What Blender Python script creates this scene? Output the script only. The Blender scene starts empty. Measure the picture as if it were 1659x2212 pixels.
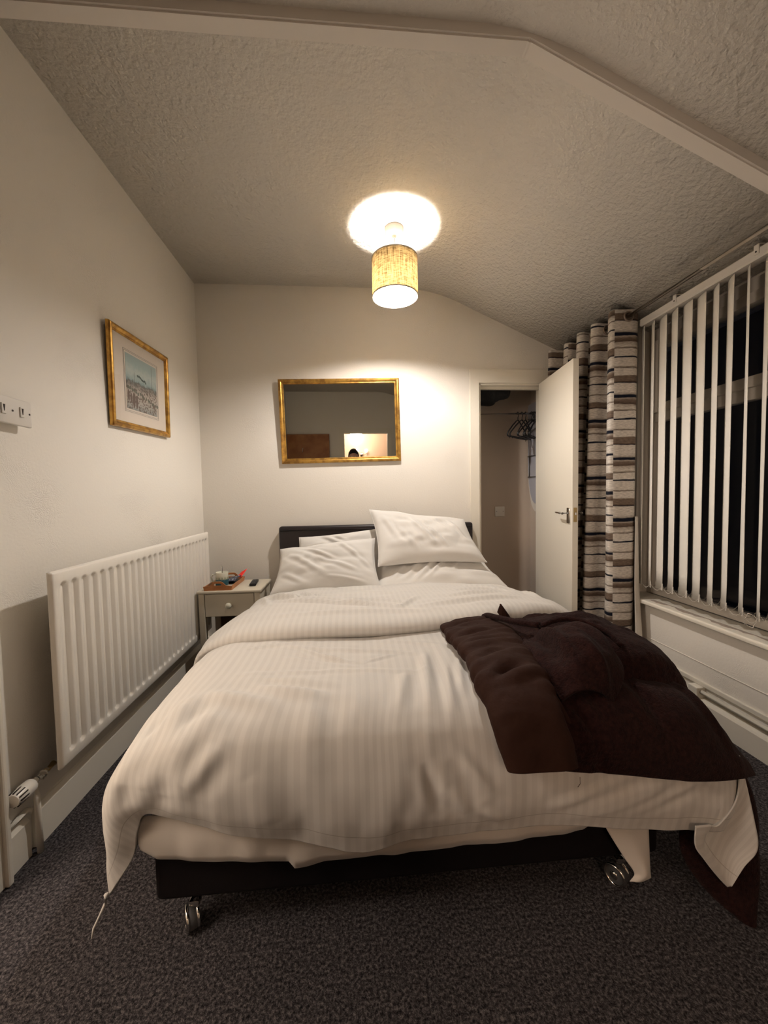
import bpy, bmesh, math, random
import numpy as np
from mathutils import Vector, Matrix
random.seed(7)
PI = math.pi
SC = bpy.context.scene
COL = SC.collection

# ------------------------------------------------------------------ camera
cd = bpy.data.cameras.new('camera'); cam = bpy.data.objects.new('camera', cd); COL.objects.link(cam)
cd.sensor_fit = 'HORIZONTAL'; cd.sensor_width = 36.0; cd.lens = 831.0/1659.0*36.0
cd.clip_start = 0.01
yaw, pitch, roll = -0.0813, -0.0456, 0.0215
_d = np.array([762-829.5, -(1068-1106), 831.0]); _d /= np.linalg.norm(_d)
_u = np.array([-math.sin(roll), math.cos(roll), 0]); _u = _u-_d*_u.dot(_d); _u /= np.linalg.norm(_u)
_r = np.array([_u[1]*_d[2]-_u[2]*_d[1], _u[2]*_d[0]-_u[0]*_d[2], _u[0]*_d[1]-_u[1]*_d[0]])
R_ = np.stack([_r, _d, _u])           # rows: room axes seen from the lens
cx, cy_, cz = R_[:, 0], R_[:, 1], -R_[:, 2]
cam.matrix_world = Matrix(((cx[0], cy_[0], cz[0], 0), (cx[1], cy_[1], cz[1], 0), (cx[2], cy_[2], cz[2], 1.16), (0, 0, 0, 1)))
SC.camera = cam

# ------------------------------------------------------------------ world, exposure
w = bpy.data.worlds.new('night'); SC.world = w; w.use_nodes = True
w.node_tree.nodes['Background'].inputs[0].default_value = (0.012, 0.016, 0.03, 1)
w.node_tree.nodes['Background'].inputs[1].default_value = 0.25
SC.view_settings.view_transform = 'Standard'; SC.view_settings.look = 'None'
SC.view_settings.gamma = 1.0; SC.view_settings.exposure = 0.60
SC.view_settings.use_curve_mapping = False
BULB = 1350.0          # emission strength of the pendant bulb
HALL = 34.0           # watts of the lamp in the bathroom behind
LANDING_FILL = 54.0        # watts of the fill light added beyond the doorway on the left

# ------------------------------------------------------------------ room constants (metres)
XL, XR, YB, ZC = -1.09, 1.74, 2.90, 2.675
YF = -0.95
RIDGE, SLOPE = 0.62, 0.448
def zceil(x): return ZC - max(0.0, x-RIDGE)*SLOPE

# ------------------------------------------------------------------ helpers
def tag(o, label=None, cat=None, group=None, kind=None):
    if label: o['label'] = label
    if cat: o['category'] = cat
    if group: o['group'] = group
    if kind: o['kind'] = kind
    return o
def thing(name, label, cat, loc=(0, 0, 0), rotz=0, group=None):
    o = bpy.data.objects.new(name, None); COL.objects.link(o)
    o.location = loc; o.rotation_euler = (0, 0, rotz); o.empty_display_size = .05
    return tag(o, label, cat, group)
def link(name, me, mat=None, parent=None, smooth=False, label=None):
    o = bpy.data.objects.new(name, me); COL.objects.link(o)
    if mat is not None:
        for m in (mat if isinstance(mat, (list, tuple)) else [mat]): me.materials.append(m)
    if parent is not None: o.parent = parent
    if smooth:
        me.polygons.foreach_set('use_smooth', [True]*len(me.polygons))
        if smooth == 'auto':
            try: me.set_sharp_from_angle(angle=math.radians(35))
            except Exception: pass
    if label: o['label'] = label
    return o
def ob(name, bm, mat=None, parent=None, smooth=False, label=None):
    me = bpy.data.meshes.new(name); bm.normal_update(); bm.to_mesh(me); bm.free()
    return link(name, me, mat, parent, smooth, label)
def struct(name, bm, mat, parent=None, smooth=False, label=None):
    o = ob(name, bm, mat, parent, smooth, label)
    if parent is None: o['kind'] = 'structure'
    return o
def NB(): return bmesh.new()
def box(bm, a, b, bev=0.0, seg=2, M=None, mi=0):
    a = Vector(a); b = Vector(b)
    r = bmesh.ops.create_cube(bm, size=1)
    vs = r['verts']
    for v in vs:
        v.co = Vector(((a.x+b.x)/2+v.co.x*(b.x-a.x), (a.y+b.y)/2+v.co.y*(b.y-a.y), (a.z+b.z)/2+v.co.z*(b.z-a.z)))
    fs = set(f for v in vs for f in v.link_faces)
    if bev > 0:
        es = list(set(e for v in vs for e in v.link_edges))
        r = bmesh.ops.bevel(bm, geom=es+vs, offset=bev, segments=seg, affect='EDGES', profile=.5)
        fs = set(r['faces']) | set(f for f in fs if f.is_valid)
        vs = list(set(v for f in fs for v in f.verts))
    if M is not None: bmesh.ops.transform(bm, matrix=M, verts=vs)
    for f in fs: f.material_index = mi
    return vs
def bxm(a, b, bev=0.0, seg=2, M=None):
    bm = NB(); box(bm, a, b, bev, seg, M); return bm
def frame_dirs(t):
    t = t.normalized(); up = Vector((0, 0, 1)) if abs(t.z) < .95 else Vector((1, 0, 0))
    n = t.cross(up).normalized(); return n, n.cross(t).normalized()
def tube(bm, pts, r, seg=8, caps=True):
    pts = [Vector(p) for p in pts]; rr = r if hasattr(r, '__len__') else [r]*len(pts)
    rings = []
    for i, p in enumerate(pts):
        t = (pts[min(i+1, len(pts)-1)]-pts[max(i-1, 0)])
        n, b = frame_dirs(t)
        if i and rings:
            n0 = (rings[-1][0].co-pts[i-1]).normalized(); n = (n0-t.normalized()*n0.dot(t.normalized())).normalized(); b = n.cross(t.normalized()).normalized()*-1
            b = t.normalized().cross(n)
        rings.append([bm.verts.new(p+(n*math.cos(2*PI*k/seg)+b*math.sin(2*PI*k/seg))*rr[i]) for k in range(seg)])
    for i in range(len(rings)-1):
        for k in range(seg):
            bm.faces.new((rings[i][k], rings[i][(k+1) % seg], rings[i+1][(k+1) % seg], rings[i+1][k]))
    if caps:
        bm.faces.new(rings[0]); bm.faces.new(rings[-1][::-1])
    bmesh.ops.recalc_face_normals(bm, faces=bm.faces[:])
def lathe(bm, prof, c=(0, 0, 0), seg=32, M=None, close=False):
    c = Vector(c); rings = []; new = []
    for r, z in prof:
        if r < 1e-5:
            v = bm.verts.new(c+Vector((0, 0, z))); rings.append([v]); new.append(v)
        else:
            ring = [bm.verts.new(c+Vector((r*math.cos(2*PI*k/seg), r*math.sin(2*PI*k/seg), z))) for k in range(seg)]
            rings.append(ring); new += ring
    n = len(rings)
    for i in range(n if close else n-1):
        a, b = rings[i], rings[(i+1) % n]
        for k in range(seg):
            k2 = (k+1) % seg
            if len(a) == 1 and len(b) == 1: continue
            if len(a) == 1: bm.faces.new((a[0], b[k2], b[k]))
            elif len(b) == 1: bm.faces.new((a[k], a[k2], b[0]))
            else: bm.faces.new((a[k], a[k2], b[k2], b[k]))
    if M is not None: bmesh.ops.transform(bm, matrix=M, verts=new)
    bmesh.ops.recalc_face_normals(bm, faces=bm.faces[:])
def prism(bm, poly, axis, a, b):
    """extrude a 2-d outline along one axis ('x','y','z') from a to b"""
    def P(p, t):
        if axis == 'x': return (t, p[0], p[1])
        if axis == 'y': return (p[0], t, p[1])
        return (p[0], p[1], t)
    A = [bm.verts.new(P(p, a)) for p in poly]; B = [bm.verts.new(P(p, b)) for p in poly]
    bm.faces.new(A); bm.faces.new(B[::-1]); n = len(poly)
    for i in range(n): bm.faces.new((A[i], B[i], B[(i+1) % n], A[(i+1) % n]))
    bmesh.ops.recalc_face_normals(bm, faces=bm.faces[:])
def catmull(P, n, axis=0):
    P = np.moveaxis(np.array(P, float), axis, 0); m = len(P)
    Q = np.concatenate([2*P[:1]-P[1:2], P, 2*P[-1:]-P[-2:-1]])
    t = np.linspace(0, m-1, n); i = np.minimum(t.astype(int), m-2); f = (t-i).reshape((-1,)+(1,)*(P.ndim-1))
    p0, p1, p2, p3 = Q[i], Q[i+1], Q[i+2], Q[i+3]
    r = .5*((2*p1)+(-p0+p2)*f+(2*p0-5*p1+4*p2-p3)*f*f+(-p0+3*p1-3*p2+p3)*f**3)
    return np.moveaxis(r, 0, axis)
def vnoise(P, seed=0):
    """value noise in -1..1 for an (...,3) array"""
    P = np.asarray(P, float); i = np.floor(P).astype(np.int64); f = P-i; f = f*f*(3-2*f)
    def h(a, b, c):
        n = (a*374761393+b*668265263+c*2147483647+seed*974634777) & 0xffffffff
        n = ((n ^ (n >> 13))*1274126177) & 0xffffffff
        return ((n ^ (n >> 16)) & 0xffff)/32767.5-1
    r = 0
    for dx in (0, 1):
        for dy in (0, 1):
            for dz in (0, 1):
                w_ = (f[..., 0] if dx else 1-f[..., 0])*(f[..., 1] if dy else 1-f[..., 1])*(f[..., 2] if dz else 1-f[..., 2])
                r = r+w_*h(i[..., 0]+dx, i[..., 1]+dy, i[..., 2]+dz)
    return r
def normals(G):
    du = np.gradient(G, axis=0); dv = np.gradient(G, axis=1); n = np.cross(du, dv)
    return n/np.maximum(np.linalg.norm(n, axis=-1, keepdims=True), 1e-9)
def crease(G, N, p, q, wd, amp):
    """raise (or sink) a soft ridge that runs from p to q"""
    p = np.array(p, float); q = np.array(q, float); d = q-p; L2 = d.dot(d); k = len(p)
    X = G[..., :k]; t = ((X-p)@d)/L2; tc = np.clip(t, 0, 1)
    dist = np.linalg.norm(X-(p+tc[..., None]*d), axis=-1)
    taper = np.sin(np.clip(tc, 0.02, .98)*PI)**.6
    a = amp*taper*(np.exp(-(dist/wd)**2)-.45*np.exp(-((dist-1.9*wd)/(1.1*wd))**2))
    return G+N*a[..., None]
class Patches:
    """several grids of points collected into one mesh, with uv in metres"""
    def __init__(s): s.v = []; s.f = []; s.uv = []; s.n = 0
    def add(s, G, uv=None, closed=False, flip=False):
        a, b = G.shape[:2]; s.v.append(G.reshape(-1, 3))
        if uv is None:
            du = np.concatenate([np.zeros((1, b)), np.cumsum(np.linalg.norm(np.diff(G, axis=0), axis=-1), 0)])
            dv = np.concatenate([np.zeros((a, 1)), np.cumsum(np.linalg.norm(np.diff(G, axis=1), axis=-1), 1)], 1)
            uv = np.stack([du, dv], -1)
        I = np.arange(a*b).reshape(a, b)+s.n
        q = np.stack([I[:-1, :-1], I[1:, :-1], I[1:, 1:], I[:-1, 1:]], -1).reshape(-1, 4)
        if flip: q = q[:, ::-1]
        s.f.append(q); s.uv.append(uv.reshape(-1, 2)); s.n += a*b
    def mesh(s, name):
        V = np.concatenate(s.v); F = np.concatenate(s.f); UV = np.concatenate(s.uv)
        me = bpy.data.meshes.new(name); me.vertices.add(len(V)); me.vertices.foreach_set('co', V.ravel())
        me.loops.add(F.size); me.loops.foreach_set('vertex_index', F.ravel())
        me.polygons.add(len(F)); me.polygons.foreach_set('loop_start', np.arange(0, F.size, 4)); me.polygons.foreach_set('loop_total', np.full(len(F), 4))
        l = me.uv_layers.new(name='UVMap'); l.data.foreach_set('uv', UV[F.ravel()].ravel())
        me.update(calc_edges=True); me.validate(); return me
    def obj(s, name, mat, parent=None, thick=0, label=None, offset=-1):
        o = link(name, s.mesh(name), mat, parent, True, label)
        if thick:
            m = o.modifiers.new('thickness', 'SOLIDIFY'); m.thickness = thick; m.offset = offset
        return o
def grid(ctrl, nu, nv):
    return catmull(catmull(ctrl, nu, 0), nv, 1)

# ------------------------------------------------------------------ materials
def mat(name, col, rough=.6, metal=0., bump=None, spec=.4, sheen=0., var=None, coat=0.):
    """bump = list of (kind, scale, strength, distance); var = (colour2, scale, lo, hi)"""
    m = bpy.data.materials.new(name); m.use_nodes = True; nt = m.node_tree; N = nt.nodes; L = nt.links
    b = N['Principled BSDF']; b.inputs['Base Color'].default_value = (*col, 1)
    b.inputs['Roughness'].default_value = rough; b.inputs['Metallic'].default_value = metal
    b.inputs['Specular IOR Level'].default_value = spec
    if sheen: b.inputs['Sheen Weight'].default_value = sheen
    if coat: b.inputs['Coat Weight'].default_value = coat
    tc = N.new('ShaderNodeTexCoord')
    if var:
        n = N.new('ShaderNodeTexNoise'); n.inputs['Scale'].default_value = var[1]; n.inputs['Detail'].default_value = 5
        L.new(tc.outputs['Object'], n.inputs['Vector'])
        r = N.new('ShaderNodeValToRGB'); r.color_ramp.elements[0].position = var[2]; r.color_ramp.elements[1].position = var[3]
        r.color_ramp.elements[0].color = (*col, 1); r.color_ramp.elements[1].color = (*var[0], 1)
        L.new(n.outputs['Fac'], r.inputs['Fac']); L.new(r.outputs['Color'], b.inputs['Base Color'])
    prev = None
    for k, sc, st, di in (bump or []):
        if k == 'noise':
            t = N.new('ShaderNodeTexNoise'); t.inputs['Scale'].default_value = sc; t.inputs['Detail'].default_value = 4; out = t.outputs['Fac']
        elif k == 'vor':
            t = N.new('ShaderNodeTexVoronoi'); t.inputs['Scale'].default_value = sc; out = t.outputs['Distance']
        elif k == 'swirl':          # embossed paper: distorted rings
            t = N.new('ShaderNodeTexWave'); t.wave_type = 'RINGS'; t.rings_direction = 'SPHERICAL'
            t.inputs['Scale'].default_value = sc; t.inputs['Distortion'].default_value = 14; t.inputs['Detail'].default_value = 3
            t.inputs['Detail Scale'].default_value = .9; out = t.outputs['Fac']
        L.new(tc.outputs['Object'], t.inputs['Vector'])
        bu = N.new('ShaderNodeBump'); bu.inputs['Strength'].default_value = st; bu.inputs['Distance'].default_value = di
        L.new(out, bu.inputs['Height'])
        if prev: L.new(prev.outputs['Normal'], bu.inputs['Normal'])
        prev = bu
    if prev: L.new(prev.outputs['Normal'], b.inputs['Normal'])
    return m
def emis(name, col, st):
    m = bpy.data.materials.new(name); m.use_nodes = True; N = m.node_tree.nodes; b = N['Principled BSDF']
    b.inputs['Base Color'].default_value = (.9, .9, .88, 1)
    b.inputs['Emission Color'].default_value = (*col, 1); b.inputs['Emission Strength'].default_value = st; return m

WALLC = (.80, .755, .68)
def wallpaper(name, col):
    """painted embossed paper: patches of comb swirls on a plain ground"""
    m = mat(name, col, .62, spec=.25); nt = m.node_tree; N = nt.nodes; L = nt.links; b = N['Principled BSDF']
    tc = N.new('ShaderNodeTexCoord')
    nz = N.new('ShaderNodeTexNoise'); nz.inputs['Scale'].default_value = 7; nz.inputs['Detail'].default_value = 6; nz.inputs['Roughness'].default_value = .6
    L.new(tc.outputs['Object'], nz.inputs['Vector'])
    mixv = N.new('ShaderNodeVectorMath'); mixv.operation = 'MULTIPLY_ADD'; mixv.inputs[1].default_value = (.22, .22, .22)
    L.new(nz.outputs['Color'], mixv.inputs[0]); L.new(tc.outputs['Object'], mixv.inputs[2])
    vo = N.new('ShaderNodeTexVoronoi'); vo.inputs['Scale'].default_value = 7.0; L.new(mixv.outputs[0], vo.inputs['Vector'])
    s = N.new('ShaderNodeMath'); s.operation = 'MULTIPLY'; s.inputs[1].default_value = 95; L.new(vo.outputs['Distance'], s.inputs[0])
    si = N.new('ShaderNodeMath'); si.operation = 'SINE'; L.new(s.outputs[0], si.inputs[0])
    mk = N.new('ShaderNodeTexNoise'); mk.inputs['Scale'].default_value = 4.0; mk.inputs['Detail'].default_value = 3; L.new(tc.outputs['Object'], mk.inputs['Vector'])
    mr = N.new('ShaderNodeMapRange'); mr.inputs[1].default_value = .54; mr.inputs[2].default_value = .72; L.new(mk.outputs['Fac'], mr.inputs[0])
    mu = N.new('ShaderNodeMath'); mu.operation = 'MULTIPLY'; L.new(si.outputs[0], mu.inputs[0]); L.new(mr.outputs[0], mu.inputs[1])
    fn = N.new('ShaderNodeTexNoise'); fn.inputs['Scale'].default_value = 90; fn.inputs['Detail'].default_value = 3; L.new(tc.outputs['Object'], fn.inputs['Vector'])
    ad = N.new('ShaderNodeMath'); ad.operation = 'MULTIPLY_ADD'; ad.inputs[1].default_value = .9; L.new(fn.outputs['Fac'], ad.inputs[0]); L.new(mu.outputs[0], ad.inputs[2])
    bu = N.new('ShaderNodeBump'); bu.inputs['Strength'].default_value = .38; bu.inputs['Distance'].default_value = .002
    L.new(ad.outputs[0], bu.inputs['Height']); L.new(bu.outputs['Normal'], b.inputs['Normal'])
    return m
M_wall = wallpaper('painted_embossed_wallpaper', WALLC)
M_ceil = mat('stippled_ceiling_paint', (.78, .735, .665), .55, spec=.35, bump=[('noise', 48, 1.0, .010), ('vor', 85, .35, .004)])
M_gloss = mat('cream_gloss_paint', (.78, .73, .63), .32, spec=.45, bump=[('noise', 12, .05, .002)])
M_rad = mat('white_radiator_enamel', (.80, .755, .68), .3, spec=.5)
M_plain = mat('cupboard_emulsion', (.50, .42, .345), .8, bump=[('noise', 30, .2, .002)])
M_plast = mat('white_plastic', (.68, .64, .58), .35)
M_screw = mat('dark_screw', (.05, .04, .035), .4, .6)
M_gold = mat('antiqued_gilt', (.62, .36, .085), .33, .85, var=((.36, .19, .05), 28, .42, .62), bump=[('noise', 60, .15, .001)])
M_mirror = mat('mirror_glass', (.80, .82, .80), .015, 1.0)
M_chrome = mat('chrome', (.75, .73, .70), .12, 1.0)
M_brass = mat('aged_brass', (.45, .33, .16), .35, .9)
M_dark = mat('dark_brown_faux_leather', (.010, .005, .006), .42, spec=.5, bump=[('vor', 260, .3, .001)])
M_base = mat('dark_divan_fabric', (.0065, .0045, .005), .9, spec=.15, bump=[('noise', 300, .3, .001)])
M_black = mat('black_plastic', (.010, .010, .011), .35)
M_grey = mat('dark_grey_rubber', (.06, .06, .062), .5)
M_sheet = mat('white_cotton_sheet', (.60, .55, .49), .85, spec=.15, sheen=.15, bump=[('noise', 400, .15, .0008)])
M_pillow = mat('white_cotton_pillowcase', (.68, .655, .615), .85, spec=.15, sheen=.1, bump=[('noise', 500, .12, .0008)])
M_wood = mat('honey_brown_wood', (.42, .18, .065), .45, var=((.30, .115, .04), 9, .35, .65))
M_tray = mat('orange_brown_tray_wood', (.45, .18, .06), .4, var=((.33, .12, .035), 14, .4, .6))
M_cup = mat('cream_stoneware', (.66, .64, .52), .25)
M_cupblue = mat('teal_glaze', (.03, .10, .13), .25)
M_red = mat('red_foil', (.85, .025, .015), .35)
M_foil = mat('dark_blue_foil', (.05, .055, .09), .25, .3, var=((.45, .45, .5), 60, .55, .62))
M_skin = mat('skin', (.55, .33, .24), .5)
M_hair = mat('black_hair', (.008, .006, .006), .6)
M_cloth = mat('dark_top', (.02, .02, .025), .8)
M_ibgrey = mat('grey_board_cover', (.36, .36, .40), .7)
M_ibtrim = mat('pale_board_trim', (.62, .58, .52), .5)
M_lining = mat('curtain_lining', (.62, .57, .50), .85)
M_frame = mat('white_upvc', (.66, .61, .54), .3)

def carpet():
    m = mat('charcoal_speckled_carpet', (.03, .03, .033), .95, spec=.1); nt = m.node_tree; N = nt.nodes; L = nt.links; b = N['Principled BSDF']
    tc = N.new('ShaderNodeTexCoord')
    n1 = N.new('ShaderNodeTexNoise'); n1.inputs['Scale'].default_value = 130; n1.inputs['Detail'].default_value = 4; n1.inputs['Roughness'].default_value = .75
    n2 = N.new('ShaderNodeTexNoise'); n2.inputs['Scale'].default_value = 14; n2.inputs['Detail'].default_value = 3
    L.new(tc.outputs['Object'], n1.inputs['Vector']); L.new(tc.outputs['Object'], n2.inputs['Vector'])
    r = N.new('ShaderNodeValToRGB'); e = r.color_ramp.elements
    e[0].position = .36; e[0].color = (.016, .015, .018, 1); e[1].position = .66; e[1].color = (.26, .235, .235, 1)
    k = e.new(.5); k.color = (.085, .077, .082, 1)
    L.new(n1.outputs['Fac'], r.inputs['Fac'])
    mx = N.new('ShaderNodeMixRGB'); mx.blend_type = 'MULTIPLY'; mx.inputs[0].default_value = .35
    L.new(r.outputs[0], mx.inputs[1]); L.new(n2.outputs['Fac'], mx.inputs[2]); L.new(mx.outputs[0], b.inputs['Base Color'])
    bu = N.new('ShaderNodeBump'); bu.inputs['Strength'].default_value = 1; bu.inputs['Distance'].default_value = .012
    L.new(n1.outputs['Fac'], bu.inputs['Height']); L.new(bu.outputs['Normal'], b.inputs['Normal']); return m
M_carpet = carpet()

def duvet_mat():
    m = mat('white_satin_stripe_cotton', (.74, .70, .64), .8, spec=.2, sheen=.2); nt = m.node_tree; N = nt.nodes; L = nt.links; b = N['Principled BSDF']
    uv = N.new('ShaderNodeUVMap'); sep = N.new('ShaderNodeSeparateXYZ'); L.new(uv.outputs[0], sep.inputs[0])
    a = N.new('ShaderNodeMath'); a.operation = 'MULTIPLY'; a.inputs[1].default_value = 2*PI/.026; L.new(sep.outputs['X'], a.inputs[0])
    s = N.new('ShaderNodeMath'); s.operation = 'SINE'; L.new(a.outputs[0], s.inputs[0])
    mr = N.new('ShaderNodeMapRange'); mr.inputs[1].default_value = -.25; mr.inputs[2].default_value = .25; L.new(s.outputs[0], mr.inputs[0])
    mx = N.new('ShaderNodeMixRGB'); mx.inputs[1].default_value = (.61, .585, .545, 1); mx.inputs[2].default_value = (.56, .535, .498, 1)
    L.new(mr.outputs[0], mx.inputs[0]); L.new(mx.outputs[0], b.inputs['Base Color'])
    cp = N.new('ShaderNodeMath'); cp.operation = 'COMPARE'; cp.inputs[1].default_value = .052; cp.inputs[2].default_value = .0014; L.new(sep.outputs['Y'], cp.inputs[0])
    m2 = N.new('ShaderNodeMixRGB'); m2.inputs[2].default_value = (.42, .39, .35, 1); L.new(cp.outputs[0], m2.inputs[0]); L.new(mx.outputs[0], m2.inputs[1]); L.new(m2.outputs[0], b.inputs['Base Color'])
    r2 = N.new('ShaderNodeMapRange'); r2.inputs[3].default_value = .9; r2.inputs[4].default_value = .55; L.new(mr.outputs[0], r2.inputs[0]); L.new(r2.outputs[0], b.inputs['Roughness'])
    return m
M_duvet = duvet_mat()

def coat_mat(name, c1, c2, sc, st):
    return mat(name, c1, .95, spec=.08, sheen=.03, var=(c2, sc, .35, .65), bump=[('noise', sc*2.2, st, .004)])
M_fleece = coat_mat('dark_brown_fleece', (.012, .0042, .0040), (.024, .0088, .0075), 90, 1.0)
M_nylon = mat('brown_quilted_nylon', (.026, .0100, .0062), .78, spec=.12, bump=[('noise', 34, .5, .006), ('noise', 9, .5, .012)])

def shade_mat():
    m = bpy.data.materials.new('cream_linen_shade'); m.use_nodes = True; nt = m.node_tree; N = nt.nodes; L = nt.links
    N.remove(N['Principled BSDF']); out = N['Material Output']
    tc = N.new('ShaderNodeTexCoord'); mp = N.new('ShaderNodeMapping'); mp.inputs['Scale'].default_value = (30, 30, 260); L.new(tc.outputs['Object'], mp.inputs[0])
    n = N.new('ShaderNodeTexNoise'); n.inputs['Scale'].default_value = 1; n.inputs['Detail'].default_value = 3; L.new(mp.outputs[0], n.inputs['Vector'])
    mp2 = N.new('ShaderNodeMapping'); mp2.inputs['Scale'].default_value = (220, 220, 14); L.new(tc.outputs['Object'], mp2.inputs[0])
    n2 = N.new('ShaderNodeTexNoise'); n2.inputs['Scale'].default_value = 1; n2.inputs['Detail'].default_value = 3; L.new(mp2.outputs[0], n2.inputs['Vector'])
    ad = N.new('ShaderNodeMath'); ad.operation = 'ADD'; L.new(n.outputs['Fac'], ad.inputs[0]); L.new(n2.outputs['Fac'], ad.inputs[1])
    r = N.new('ShaderNodeValToRGB'); e = r.color_ramp.elements; e[0].position = .38; e[1].position = .60
    hf = N.new('ShaderNodeMath'); hf.operation = 'MULTIPLY'; hf.inputs[1].default_value = .5; L.new(ad.outputs[0], hf.inputs[0]); L.new(hf.outputs[0], r.inputs['Fac'])
    e[0].color = (.15, .11, .055, 1); e[1].color = (.62, .51, .33, 1)
    d = N.new('ShaderNodeBsdfDiffuse'); t = N.new('ShaderNodeBsdfTranslucent'); L.new(r.outputs[0], t.inputs[0]); L.new(r.outputs[0], d.inputs[0])
    mx = N.new('ShaderNodeMixShader'); mx.inputs[0].default_value = .36; L.new(d.outputs[0], mx.inputs[1]); L.new(t.outputs[0], mx.inputs[2])
    L.new(mx.outputs[0], out.inputs['Surface']); return m
M_shade = shade_mat()

def curtain_mat():
    m = mat('brushed_stripe_curtain', (.6, .55, .5), .85, spec=.15); nt = m.node_tree; N = nt.nodes; L = nt.links; b = N['Principled BSDF']
    uv = N.new('ShaderNodeUVMap'); sep = N.new('ShaderNodeSeparateXYZ'); L.new(uv.outputs[0], sep.inputs[0])
    mp = N.new('ShaderNodeMapping'); mp.inputs['Scale'].default_value = (2.6, 16, 1); L.new(uv.outputs[0], mp.inputs[0])
    nz = N.new('ShaderNodeTexNoise'); nz.inputs['Scale'].default_value = 1; nz.inputs['Detail'].default_value = 6; nz.inputs['Roughness'].default_value = .65; L.new(mp.outputs[0], nz.inputs['Vector'])
    # each panel of print along the width is shifted in height
    fl = N.new('ShaderNodeMath'); fl.operation = 'MULTIPLY'; fl.inputs[1].default_value = 1/.21; L.new(sep.outputs['X'], fl.inputs[0])
    fo = N.new('ShaderNodeMath'); fo.operation = 'FLOOR'; L.new(fl.outputs[0], fo.inputs[0])
    wn = N.new('ShaderNodeTexWhiteNoise'); wn.noise_dimensions = '1D'; L.new(fo.outputs[0], wn.inputs['W'])
    sh = N.new('ShaderNodeMath'); sh.operation = 'MULTIPLY'; sh.inputs[1].default_value = .36; L.new(wn.outputs['Value'], sh.inputs[0])
    y = N.new('ShaderNodeMath'); y.operation = 'ADD'; L.new(sep.outputs['Y'], y.inputs[0]); L.new(sh.outputs[0], y.inputs[1])
    w1 = N.new('ShaderNodeMath'); w1.operation = 'MULTIPLY_ADD'; w1.inputs[1].default_value = .034; L.new(nz.outputs['Fac'], w1.inputs[0]); L.new(y.outputs[0], w1.inputs[2])
    dv = N.new('ShaderNodeMath'); dv.operation = 'MULTIPLY'; dv.inputs[1].default_value = 1/.36; L.new(w1.outputs[0], dv.inputs[0])
    fr = N.new('ShaderNodeMath'); fr.operation = 'FRACT'; L.new(dv.outputs[0], fr.inputs[0])
    r = N.new('ShaderNodeValToRGB'); cr = r.color_ramp; cr.interpolation = 'LINEAR'
    cream = (.60, .55, .49, 1); taupe = (.17, .125, .095, 1); navy = (.008, .010, .020, 1); brown = (.09, .06, .045, 1); pale = (.38, .33, .28, 1)
    # bands listed from the foot of one repeat to its top
    bands = [(0, navy), (.012, navy), (.022, cream), (.13, cream), (.14, brown), (.155, pale), (.17, cream), (.235, pale), (.245, brown), (.30, taupe), (.335, pale),
             (.345, navy), (.385, navy), (.40, pale), (.44, cream), (.58, cream), (.59, navy), (.605, brown), (.62, taupe), (.70, taupe), (.715, cream), (.82, cream), (.83, brown), (.845, pale), (.86, cream), (.985, cream), (.993, navy)]
    while len(cr.elements) > 1: cr.elements.remove(cr.elements[-1])
    cr.elements[0].position = 0; cr.elements[0].color = bands[0][1]
    for p, c in bands[1:]:
        k = cr.elements.new(p); k.color = c
    L.new(fr.outputs[0], r.inputs['Fac'])
    mp2 = N.new('ShaderNodeMapping'); mp2.inputs['Scale'].default_value = (45, 190, 1); L.new(uv.outputs[0], mp2.inputs[0])
    n2 = N.new('ShaderNodeTexNoise'); n2.inputs['Scale'].default_value = 1; n2.inputs['Detail'].default_value = 3; L.new(mp2.outputs[0], n2.inputs['Vector'])
    r2 = N.new('ShaderNodeMapRange'); r2.inputs[1].default_value = .3; r2.inputs[2].default_value = .7; r2.inputs[3].default_value = .66; r2.inputs[4].default_value = 1.15; L.new(n2.outputs['Fac'], r2.inputs[0])
    mx = N.new('ShaderNodeMixRGB'); mx.blend_type = 'MULTIPLY'; mx.inputs[0].default_value = 1; L.new(r.outputs[0], mx.inputs[1]); L.new(r2.outputs[0], mx.inputs[2])
    L.new(mx.outputs[0], b.inputs['Base Color']); return m
M_curtain = curtain_mat()

def glass_mat():
    m = bpy.data.materials.new('window_glass'); m.use_nodes = True; nt = m.node_tree; N = nt.nodes; L = nt.links
    b = N['Principled BSDF']; b.inputs['Base Color'].default_value = (.9, .92, .93, 1); b.inputs['Roughness'].default_value = .02
    b.inputs['Transmission Weight'].default_value = 1; b.inputs['IOR'].default_value = 1.45; return m
M_glass = glass_mat()

# ------------------------------------------------------------------ large structure
T = .12
struct('floor', bxm((XL-.3, YF-2.2, -.1), (XR+.3, 3.6, 0)), M_carpet)
# ceiling: flat part and slope, as one folded slab
RR = .20
def zsoft(x):
    if abs(x-RIDGE) >= RR: return zceil(x)
    t = (x-RIDGE+RR)/(2*RR); return ZC-SLOPE*RR*t*t
soft = [(RIDGE-RR+i*2*RR/16, zsoft(RIDGE-RR+i*2*RR/16)) for i in range(17)]
bm = NB(); prism(bm, [(XL-T, ZC)]+soft+[(XR+.3, zceil(XR+.3)), (XR+.3, ZC+.12), (XL-T, ZC+.12)], 'y', YF-T, YB+.6)
bm.normal_update()
for f in bm.faces: f.smooth = abs(f.normal.y) < .5 and f.normal.z < -.3
struct('ceiling', bm, M_ceil)
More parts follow.
